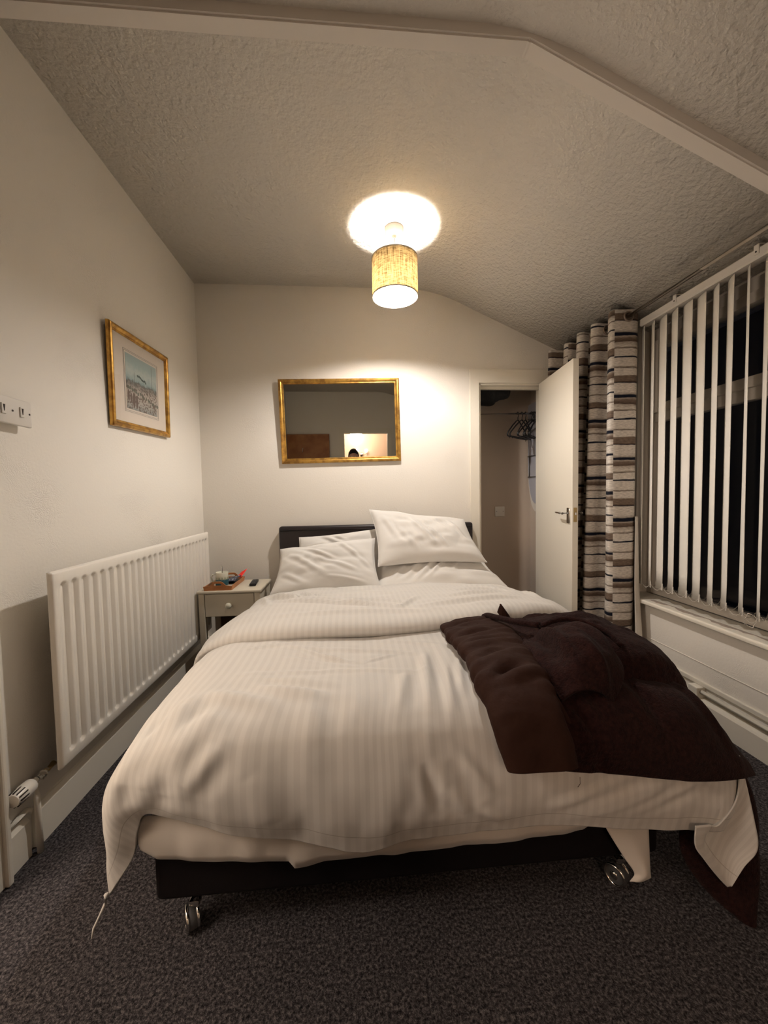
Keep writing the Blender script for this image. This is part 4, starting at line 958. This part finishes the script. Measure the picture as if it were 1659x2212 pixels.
# ---------------- coat
def coat():
    ct = thing('coat', 'dark brown fleece-lined hooded coat lying across the right foot of the bed', 'coat', (0, 0, 0))
    # nylon front panel and sleeve with an open cuff: a flattened tube along the bed
    sec = [  # y, z of the axis, x left, x right, half thickness
        (1.60, .612, .33, .62, .018), (1.45, .630, .338, .60, .024), (1.32, .640, .334, .575, .028), (1.18, .645, .340, .555, .032), (1.06, .642, .335, .53, .036), (.97, .630, .330, .515, .038), (.905, .594, .336, .505, .038), (.870, .545, .345, .505, .036), (.852, .502, .356, .512, .030)]
    th = np.linspace(0, 2*PI, 49); C = []
    for k_, (y, zc, xa, xb, hh) in enumerate(sec):
        y0_, z0_ = sec[max(k_-1, 0)][:2]; y1_, z1_ = sec[min(k_+1, len(sec)-1)][:2]; tl_ = math.hypot(y1_-y0_, z1_-z0_); ny_, nz_ = (z1_-z0_)/tl_, -(y1_-y0_)/tl_
        if nz_ < 0 and abs(nz_) > .05: ny_, nz_ = -ny_, -nz_
        c = []
        for a in th:
            q_ = hh*np.sign(math.sin(a))*abs(math.sin(a))**.8
            c.append(((xa+xb)/2+(xb-xa)/2*np.sign(math.cos(a))*abs(math.cos(a))**.75, y+ny_*q_, zc+nz_*q_))
        C.append(c)
    C = np.array(C); G = catmull(C, 150, 0); N = normals(G)
    if N[70, 12, 2] < 0: N = -N
    G = G+N*(.009*vnoise(G*np.array([5, 15, 4]), 31)+.005*vnoise(G*np.array([12, 38, 9]), 32)+.002*vnoise(G*np.array([30, 70, 20]), 33))[..., None]
    for p, q, wd, am in [((.36, 1.42), (.56, 1.50), .012, -.012), ((.35, 1.28), (.52, 1.33), .012, -.009), ((.35, 1.20), (.50, 1.23), .010, -.008), ((.36, 1.08), (.46, 1.13), .014, -.010), ((.37, .98), (.45, 1.03), .014, -.014), ((.40, .96), (.50, 1.00), .016, .010)]:
        G = crease(G, N, p, q, wd, am)
    G[:, -1] = G[:, 0]
    P = Patches(); P.add(G); s = P.obj('sleeve', M_nylon, ct, .006)
    P = Patches(); Gi = G[108:, :].copy(); c0 = Gi.mean(1, keepdims=True); Gi = c0+(Gi-c0)*.93; P.add(Gi[:, ::-1]); P.obj('cuff_lining', M_fleece, s)
    # raised welt where the panel meets the fleece
    wl_ = [(.46, 1.40, .66), (.475, 1.30, .664), (.50, 1.20, .664), (.512, 1.10, .660), (.515, 1.02, .650), (.52, .96, .62), (.54, .915, .565)]
    bm = NB(); tube(bm, [tuple(p) for p in catmull(np.array(wl_), 30)], .007, 8); ob('front_placket', bm, M_nylon, ct, True)
    # large lower layer that drops over the foot of the bed
    rows = [
        [(.545, 1.30, .620), (.66, 1.30, .632), (.78, 1.30, .625), (.90, 1.28, .605), (1.00, 1.26, .56), (1.07, 1.22, .48)],
        [(.46, 1.14, .612), (.66, 1.12, .634), (.78, 1.11, .625), (.90, 1.10, .60), (1.00, 1.10, .545), (1.075, 1.09, .46)],
        [(.44, 1.02, .605), (.65, 1.00, .628), (.78, .99, .615), (.90, .99, .59), (1.00, 1.02, .53), (1.08, 1.03, .45)],
        [(.44, .945, .580), (.64, .93, .590), (.78, .925, .57), (.90, .93, .54), (1.00, .96, .49), (1.085, .995, .42)],
        [(.45, .898, .530), (.64, .885, .525), (.77, .883, .50), (.89, .887, .47), (1.00, .915, .435), (1.095, .965, .392)],
        [(.47, .885, .470), (.63, .880, .452), (.74, .880, .435), (.86, .885, .412), (.985, .90, .395), (1.10, .945, .362)]]
    G = grid(np.array(rows), 90, 110); N = normals(G)
    if N[20, 50, 2] < 0: N = -N
    G = G+N*(.007*vnoise(G*np.array([5, 6, 5]), 41)+.003*vnoise(G*np.array([15, 15, 15]), 42))[..., None]
    for p, q, wd, am in [((.56, .95), (.60, .885), .012, -.010), ((.60, 1.20), (.66, .90), .014, .008), ((.75, 1.05), (.80, .89), .018, -.007), ((.90, 1.10), (1.02, .92), .018, .010), ((.70, .885, .50), (1.05, .93, .42), .010, .006), ((.55, .88, .478), (1.09, .95, .385), .006, -.004)]: G = crease(G, N, p, q, wd, am)
    P = Patches(); P.add(G); P.obj('skirt', M_fleece, ct, .018, label='fleece skirt of the coat dropping over the foot')
    # big rounded upper fold
    rows = [
        [(.60, 1.67, .622), (.70, 1.69, .632), (.82, 1.70, .640), (.93, 1.66, .620), (1.00, 1.58, .58), (1.06, 1.48, .50)],
        [(.575, 1.56, .645), (.70, 1.57, .665), (.82, 1.57, .672), (.93, 1.53, .655), (1.01, 1.45, .61), (1.075, 1.36, .51)],
        [(.565, 1.42, .655), (.69, 1.42, .685), (.81, 1.42, .695), (.92, 1.39, .682), (1.02, 1.33, .63), (1.085, 1.27, .52)],
        [(.570, 1.28, .655), (.68, 1.28, .690), (.80, 1.27, .705), (.91, 1.26, .692), (1.01, 1.22, .64), (1.08, 1.18, .52)],
        [(.585, 1.15, .650), (.68, 1.15, .685), (.79, 1.14, .700), (.90, 1.14, .688), (1.00, 1.13, .635), (1.065, 1.11, .53)],
        [(.605, 1.07, .640), (.69, 1.06, .665), (.79, 1.05, .675), (.89, 1.06, .662), (.98, 1.07, .612), (1.04, 1.07, .53)],
        [(.625, 1.03, .610), (.70, 1.015, .605), (.79, 1.01, .600), (.88, 1.02, .585), (.95, 1.04, .560), (1.01, 1.06, .52)]]
    rows = [[(x-.03*max(0, (x-.85)/.2), y-(.085 if y > 1.5 else .03 if y > 1.35 else 0), z-(.016 if y > 1.5 else 0)) for x, y, z in r__] for r__ in rows]
    G = grid(np.array(rows), 130, 110); N = normals(G)
    if N[60, 50, 2] < 0: N = -N
    G = G+N*(.010*vnoise(G*np.array([4, 5, 3]), 51)+.005*vnoise(G*np.array([11, 11, 9]), 52)+.002*vnoise(G*60, 53))[..., None]
    for p, q, wd, am in [((.60, 1.52), (.64, 1.30), .016, .012), ((.66, 1.50), (.90, 1.46), .014, -.009), ((.74, 1.44), (.98, 1.34), .014, .010), ((.80, 1.24), (1.0, 1.16), .016, -.008), ((.62, 1.26), (.95, 1.36), .020, .016), ((.66, 1.20), (.98, 1.27), .018, -.010), ((.70, 1.34), (.98, 1.42), .02, .009), ((.72, 1.64), (.85, 1.50), .02, .010), ((.90, 1.66), (.95, 1.48), .02, .008)]: G = crease(G, N, p, q, wd, am)
    P = Patches(); P.add(G); P.obj('back_panel', M_fleece, ct, .02)
    # hood: a fuzzy pouch lying at the middle
    rows = [
        [(.545, 1.245, .650), (.60, 1.225, .672), (.66, 1.22, .690), (.72, 1.215, .685), (.76, 1.19, .655)],
        [(.520, 1.17, .655), (.58, 1.16, .705), (.65, 1.16, .738), (.72, 1.15, .735), (.775, 1.13, .675)],
        [(.515, 1.08, .655), (.57, 1.07, .715), (.64, 1.06, .752), (.71, 1.06, .738), (.770, 1.05, .665)],
        [(.520, 1.00, .645), (.57, .985, .695), (.63, .975, .720), (.69, .98, .700), (.735, .985, .640)],
        [(.530, .94, .615), (.56, .93, .640), (.60, .925, .645), (.64, .93, .630), (.675, .94, .600)]]
    G = grid(np.array(rows), 90, 90); N = normals(G)
    if N[45, 45, 2] < 0: N = -N
    G = G+N*(.008*vnoise(G*np.array([9, 7, 7]), 61)+.003*vnoise(G*26, 62))[..., None]
    for p, q, wd, am in [((.575, 1.22), (.56, 1.0), .014, -.018), ((.60, 1.20), (.60, .98), .014, .014), ((.66, 1.16), (.70, .99), .02, -.016), ((.62, 1.05), (.66, .94), .014, .012)]: G = crease(G, N, p, q, wd, am)
    P = Patches(); P.add(G); P.obj('hood', M_fleece, ct, .012)
    # fur-like rolled edges
    e1 = [(.535, 1.55, .640), (.538, 1.50, .660), (.550, 1.40, .680), (.575, 1.30, .698), (.612, 1.225, .712)]
    bm = NB(); tube(bm, [tuple(p) for p in catmull(np.array(e1), 26)], .011, 8); o = ob('collar_edge', bm, M_fleece, ct, True)
    e2 = [(.612, 1.225, .706), (.67, 1.232, .722), (.72, 1.222, .728), (.768, 1.182, .722), (.790, 1.13, .712), (.792, 1.07, .692)]
    bm = NB(); tube(bm, [tuple(p) for p in catmull(np.array(e2), 26)], .009, 8); ob('hood_edge', bm, M_fleece, ct, True)
    # turned-up tip of the collar
    rows = [[(.585, 1.570, .60), (.600, 1.575, .640), (.610, 1.575, .668), (.616, 1.575, .682)], [(.625, 1.56, .60), (.630, 1.560, .645), (.624, 1.565, .668), (.618, 1.575, .683)], [(.672, 1.57, .60), (.656, 1.570, .630), (.636, 1.572, .660), (.620, 1.575, .683)]]
    P = Patches(); P.add(grid(np.array(rows), 14, 18)); P.obj('collar_tip', M_nylon, ct, .008)
    # second sleeve hanging down to the carpet off the foot corner
    sec = [((1.00, 1.04, .46), (1.09, 1.02, .42)), ((.96, .99, .36), (1.100, .975, .33)), ((.900, .965, .25), (1.112, .955, .235)), ((.885, .955, .175), (1.108, .945, .15)), ((.905, .945, .11), (1.090, .925, .09)), ((.945, .925, .055), (1.062, .905, .045)), ((.992, .90, .018), (1.030, .885, .014))]
    C = []
    for a_, b_ in sec:
        a_ = np.array(a_); b_ = np.array(b_); m_ = (a_+b_)/2; h_ = (b_-a_)/2; t_ = np.array([0, 1, 0])*.022
        C.append([m_+h_*math.cos(a)+t_*math.sin(a) for a in np.linspace(0, 2*PI, 25)])
    G = catmull(np.array(C), 70, 0); N = normals(G); G = G+N*(.006*vnoise(G*np.array([9, 5, 7]), 71))[..., None]; G[:, -1] = G[:, 0]; G[..., 2] = np.maximum(G[..., 2], .006)
    P = Patches(); P.add(G); P.obj('sleeve', M_fleece, ct, .006, label='empty sleeve hanging to the carpet')
    # loose thread
    bm = NB(); tube(bm, [(.545, .878, .452), (.543, .874, .438), (.537, .874, .43)], .0006, 5); ob('loose_thread', bm, M_nylon, ct)
coat()

# ------------------------------------------------------------------ bedside table and the things on it
nt_ = thing('bedside_table', 'small cream painted bedside table with one drawer between radiator and bed', 'table', (-.978, 2.437, 0))
TW, TD, TZ = .392, .315, .575
M_cream = mat('cream_furniture_paint', (.60, .54, .43), .45)
bm = NB(); box(bm, (0, 0, TZ-.018), (TW, TD, TZ), .006, 3); ob('table_top', bm, M_cream, nt_, 'auto')
for x in (.008, TW-.008-.036):
    for y in (.008, TD-.008-.036):
        bm = NB(); vs = box(bm, (x, y, 0), (x+.036, y+.036, TZ-.018), .003)
        for v in bm.verts:
            if v.co.z < .2: v.co.x += (.006 if x < .1 else -.006)
        ob('leg', bm, M_cream, nt_)
bm = NB(); box(bm, (.012, .04, .40), (.024, TD-.04, TZ-.018)); box(bm, (TW-.024, .04, .40), (TW-.012, TD-.04, TZ-.018)); box(bm, (.04, TD-.024, .40), (TW-.04, TD-.012, TZ-.018)); ob('apron', bm, M_cream, nt_)
bm = NB(); box(bm, (.047, .010, .412), (TW-.047, .028, TZ-.022), .003); dr = ob('drawer', bm, M_cream, nt_)
bm = NB(); box(bm, (.03, TD-.030, .06), (TW-.03, TD-.024, .40)); ob('back_panel', bm, mat('dark_brown_panel', (.10, .055, .03), .8), nt_)  # dark brown panel added to darken the space below the drawer
bm = NB(); lathe(bm, [(0, 0), (.008, 0), (.007, .010), (.015, .016), (.0195, .024), (.018, .033), (.010, .039), (0, .040)], seg=24, M=Matrix.Translation((TW/2, .010, .484)) @ Matrix.Rotation(PI/2, 4, 'X')); ob('knob', bm, M_cup, dr, True)
bm = NB(); box(bm, (.05, .028, .415), (.062, TD-.04, .53)); box(bm, (TW-.062, .028, .415), (TW-.05, TD-.04, .53)); box(bm, (.05, .028, .412), (TW-.05, TD-.04, .42)); ob('drawer_box', bm, M_cream, dr)

# tray
tr = thing('serving_tray', 'brown wooden tray with cut-out handles on the bedside table', 'tray', (-.935, 2.452, TZ))
tw, tl = .165, .285
bm = NB(); box(bm, (0, .006, 0), (tw, tl-.006, .005)); ob('tray_floor', bm, mat('pale_tray_lining', (.56, .46, .34), .5), tr)
def end_board(y0, s):
    bm = NB()
    outer = [(0, 0), (tw, 0), (tw+.006, .026), (tw*.80, .032), (tw*.67, .052), (tw*.60, .056), (tw*.40, .056), (tw*.33, .052), (tw*.20, .032), (-.006, .026)]
    hole = [(tw*.36, .030), (tw*.64, .030), (tw*.64, .040), (tw*.58, .044), (tw*.42, .044), (tw*.36, .040)]
    def vv(p, y): return bm.verts.new((p[0], y, p[1]))
    # split into an upper and a lower half so that the hand hole stays open
    lower = [(0, 0), (tw, 0), (tw+.006, .026), (tw*.80, .030), (tw*.64, .030), (tw*.36, .030), (tw*.20, .030), (-.006, .026)]
    L_ = [(tw*.20, .030), (tw*.36, .030), (tw*.36, .040), (tw*.42, .044), (tw*.42, .056), (tw*.40, .056), (tw*.33, .052)]
    Rr = [(tw-x, z) for x, z in L_][::-1]
    Mid = [(tw*.42, .044), (tw*.58, .044), (tw*.58, .056), (tw*.42, .056)]
    for poly in (lower, L_, Rr, Mid): prism(bm, poly, 'y', y0, y0+.007)
    return ob('tray_end', bm, M_tray, tr)
end_board(0, 1); end_board(tl-.007, -1)
for x in (-.003, tw-.004):
    bm = NB(); box(bm, (x, .006, 0), (x+.007, tl-.006, .026), .001); ob('tray_side', bm, M_tray, tr)
# mug with spoon
MX, MY = -.855, 2.545
mug = thing('mug', 'cream and teal mug standing on the wooden tray', 'mug', (MX, MY, TZ+.005))
bm = NB(); lathe(bm, [(0, 0), (.034, 0), (.038, .006), (.039, .092), (.0385, .094), (.036, .092), (.0345, .010), (0, .008)], seg=36); ob('mug_body', bm, M_cup, mug, True)
bm = NB(); lathe(bm, [(.0385, .010), (.0396, .012), (.0400, .048), (.0392, .050)], seg=36); ob('painted_band', bm, M_cupblue, mug, True, 'teal painted scene round the lower half')
bm = NB(); random.seed(5)
for k in range(8):
    a = -2.6+k*.45; r_ = .0402; vs = [bm.verts.new((r_*math.cos(a+da), r_*math.sin(a+da), .050+dz_)) for da, dz_ in ((-.16, -.004), (.16, -.004), (.12, .010), (0, .018), (-.1, .008))]; bm.faces.new(vs)
ob('painted_hills', bm, mat('olive_glaze', (.33, .36, .25), .3), mug)
bm = NB(); tube(bm, [(-.036, 0, .078), (-.056, 0, .080), (-.068, 0, .062), (-.062, 0, .038), (-.037, 0, .026)], .0048, 10); ob('handle', bm, M_cup, mug, True)
sp_ = thing('teaspoon', 'steel teaspoon standing in the mug', 'spoon', (MX+.003, MY-.005, TZ+.016))
bm = NB(); tube(bm, [(0, .012, .015), (0, .004, .08), (.0, -.004, .128)], [.0045, .004, .0062], 8); ob('spoon_handle', bm, M_chrome, sp_, True)
bm = NB(); bmesh.ops.create_uvsphere(bm, u_segments=14, v_segments=8, radius=1, matrix=Matrix.Translation((0, .012, .010)) @ Matrix.Diagonal((.011, .004, .015, 1))); ob('spoon_bowl', bm, M_chrome, sp_, True)
# sachets
def packet(name, label, pts, matl, th, seed):
    G = grid(np.array(pts, float), 20, 20); U, V = np.meshgrid(np.linspace(-1, 1, 20), np.linspace(-1, 1, 20), indexing='ij')
    puff = ((1-U**4)*(1-V**4)).clip(0)**.5*th; N = normals(G)
    if N[10, 10, 2] < 0: N = -N
    nz = vnoise(G*60, seed)*.0015
    P = Patches(); P.add(G+N*(puff+nz)[..., None]); P.add((G-N*(puff*.3)[..., None])[::-1]); o = P.obj(name, matl); return tag(o, label, 'sachet', 'sachets on the tray')
zt0 = TZ+.006
packet('sachet', 'red foil sachet tip standing up at the back of the tray', [[(-.80, 2.66, zt0+.030), (-.775, 2.70, zt0+.060)], [(-.765, 2.655, zt0+.032), (-.735, 2.705, zt0+.082)]], M_red, .004, 1)
packet('sachet', 'dark blue and silver sachet lying beside the mug on the tray', [[(-.855, 2.59, zt0+.020), (-.845, 2.66, zt0+.030)], [(-.795, 2.59, zt0+.020), (-.765, 2.665, zt0+.045)]], M_foil, .006, 2)
packet('sachet', 'black sachet under the silver one on the tray', [[(-.87, 2.585, zt0+.008), (-.87, 2.70, zt0+.010)], [(-.792, 2.60, zt0+.008), (-.780, 2.70, zt0+.012)]], M_black, .006, 3)
packet('sachet', 'white paper sachet lying low on the tray in front of the mug', [[(-.85, 2.485, zt0+.001), (-.85, 2.53, zt0+.001)], [(-.79, 2.49, zt0+.001), (-.785, 2.575, zt0+.001)]], M_cup, .0025, 4)
rm = thing('remote_control', 'black remote control lying on the bedside table beside the pillow', 'remote', (-.668, 2.60, TZ), .10)
bm = NB(); box(bm, (-.021, -.065, .001), (.021, .075, .018), .006, 3); ob('casing', bm, M_black, rm, 'auto')
for i in range(3):
    for j in range(6):
        bm = NB(); box(bm, (-.014+i*.0105, -.045+j*.016, .0175), (-.007+i*.0105, -.037+j*.016, .0195), .001); ob('button', bm, M_grey, rm)

# ------------------------------------------------------------------ the person holding the phone behind the lens
def person():
    pe = thing('person', 'person in dark clothes, only the top of their black hair visible in the mirror', 'person', (0, 0, 0))
    J = [((.03, -.42, .92), .125), ((.03, -.42, 1.10), .115), ((.03, -.41, 1.30), .130), ((.03, -.40, 1.40), .060), ((.03, -.385, 1.47), .050),
         ((-.15, -.41, 1.34), .055), ((-.21, -.35, 1.14), .042), ((-.09, -.13, 1.12), .030), ((.21, -.41, 1.34), .055), ((.26, -.35, 1.14), .042), ((.11, -.13, 1.12), .030),
         ((-.07, -.42, .84), .088), ((-.08, -.38, .47), .060), ((-.09, -.42, .08), .042), ((-.10, -.32, .04), .035),
         ((.13, -.42, .84), .088), ((.14, -.38, .47), .060), ((.15, -.42, .08), .042), ((.16, -.32, .04), .035)]
    E = [(0, 1), (1, 2), (2, 3), (3, 4), (2, 5), (5, 6), (6, 7), (2, 8), (8, 9), (9, 10), (0, 11), (11, 12), (12, 13), (13, 14), (0, 15), (15, 16), (16, 17), (17, 18)]
    def skin(name, J, E, m, parent, lev=2):
        me = bpy.data.meshes.new(name); me.from_pydata([j[0] for j in J], E, []); o = link(name, me, m, parent)
        mo = o.modifiers.new('skin', 'SKIN'); mo.use_smooth_shade = True
        for v, j in zip(me.skin_vertices[0].data, J): v.radius = (j[1], j[1])
        me.skin_vertices[0].data[0].use_root = True
        ss = o.modifiers.new('sub', 'SUBSURF'); ss.levels = lev; ss.render_levels = lev; return o
    body = skin('clothed_body', J, E, M_cloth, pe)
    # head
    P = Patches(); th = np.linspace(0, 2*PI, 41); ph = np.linspace(.01, PI-.01, 32); TH, PH = np.meshgrid(th, ph, indexing='ij')
    d = np.stack([np.cos(TH)*np.sin(PH), np.sin(TH)*np.sin(PH), np.cos(PH)], -1)
    G = d*np.array([.074, .094, .115]); G[..., 0] *= 1-.22*np.clip(-d[..., 2], 0, 1)**1.2
    face = np.clip(d[..., 1], 0, 1)
    nose = np.exp(-((d[..., 0]/.12)**2+((d[..., 2]+.12)/.20)**2))*face; G[..., 1] += .020*nose
    for s in (-1, 1): G[..., 1] -= .007*np.exp(-(((d[..., 0]-s*.38)/.16)**2+((d[..., 2]-.06)/.12)**2))*face
    G[..., 1] += .005*np.exp(-((d[..., 0]/.3)**2+((d[..., 2]+.50)/.08)**2))*face
    G = G+np.array([.03, -.375, 1.555]); P.add(G); hd_ = P.obj('head', M_skin, pe)
    for s in (-1, 1):
        bm = NB(); bmesh.ops.create_uvsphere(bm, u_segments=12, v_segments=8, radius=.011, matrix=Matrix.Translation((.03+s*.030, -.296, 1.562))); ob('eye', bm, mat('eye_white', (.7, .68, .65), .2), hd_, True)
        bm = NB(); bmesh.ops.create_uvsphere(bm, u_segments=12, v_segments=8, radius=1, matrix=Matrix.Translation((.03+s*.074, -.385, 1.545)) @ Matrix.Diagonal((.008, .018, .03, 1))); ob('ear', bm, M_skin, hd_, True)
    bm = NB(); bmesh.ops.create_uvsphere(bm, u_segments=16, v_segments=8, radius=1, matrix=Matrix.Translation((.03, -.296, 1.498)) @ Matrix.Diagonal((.024, .006, .006, 1))); ob('mouth', bm, mat('lips', (.42, .16, .13), .4), hd_, True)
    ph2 = np.linspace(.01, PI*.56, 26); TH, PH = np.meshgrid(th, ph2, indexing='ij'); d = np.stack([np.cos(TH)*np.sin(PH), np.sin(TH)*np.sin(PH), np.cos(PH)], -1)
    G = d*np.array([.083, .103, .126]); cut = np.clip(d[..., 1], 0, 1); G[..., 2] = np.where(G[..., 2] < .055*cut, .055*cut, G[..., 2])
    G = G*(1+.03*vnoise(d*7, 81)[..., None]); G[-1] = G[0]; G = G+np.array([.03, -.385, 1.562]); P = Patches(); P.add(G); P.obj('hair', M_hair, hd_, .004)
    # hands closed on the phone
    for s in (-1, 1):
        bx = .01+s*.088
        Jh = [((bx, -.115, 1.12), .026), ((bx, -.07, 1.13), .030), ((bx-s*.006, -.045, 1.135), .026)]; Eh = [(0, 1), (1, 2)]
        hand = skin('hand', Jh, Eh, M_skin, pe, 2)
        for k, (dz_, ln) in enumerate(((.030, .95), (.010, 1.05), (-.010, 1.0), (-.028, .82))):
            x0 = bx-s*.004
            skin('finger', [((x0, -.060, 1.135+dz_), .0095), ((x0-s*.006, -.035, 1.137+dz_), .009), ((x0-s*.014*ln, -.016, 1.139+dz_), .0085), ((x0-s*.030*ln, -.0135, 1.14+dz_), .0075)], [(0, 1), (1, 2), (2, 3)], M_skin, hand, 1)
        skin('thumb', [((bx, -.08, 1.145), .011), ((bx-s*.012, -.055, 1.155), .010), ((bx-s*.028, -.040, 1.16), .009), ((bx-s*.042, -.032, 1.16), .0075)], [(0, 1), (1, 2), (2, 3)], M_skin, hand, 1)
person()
ph_ = thing('phone', 'dark phone held by the person behind the viewpoint', 'phone', (.005, -.020, 1.16))
bm = NB(); box(bm, (-.076, -.006, -.038), (.076, .003, .036), .0028, 3); ob('phone_body', bm, M_black, ph_, 'auto')
bm = NB(); box(bm, (-.071, -.0066, -.034), (.071, -.0058, .032), .0003); ob('screen', bm, M_grey, ph_)
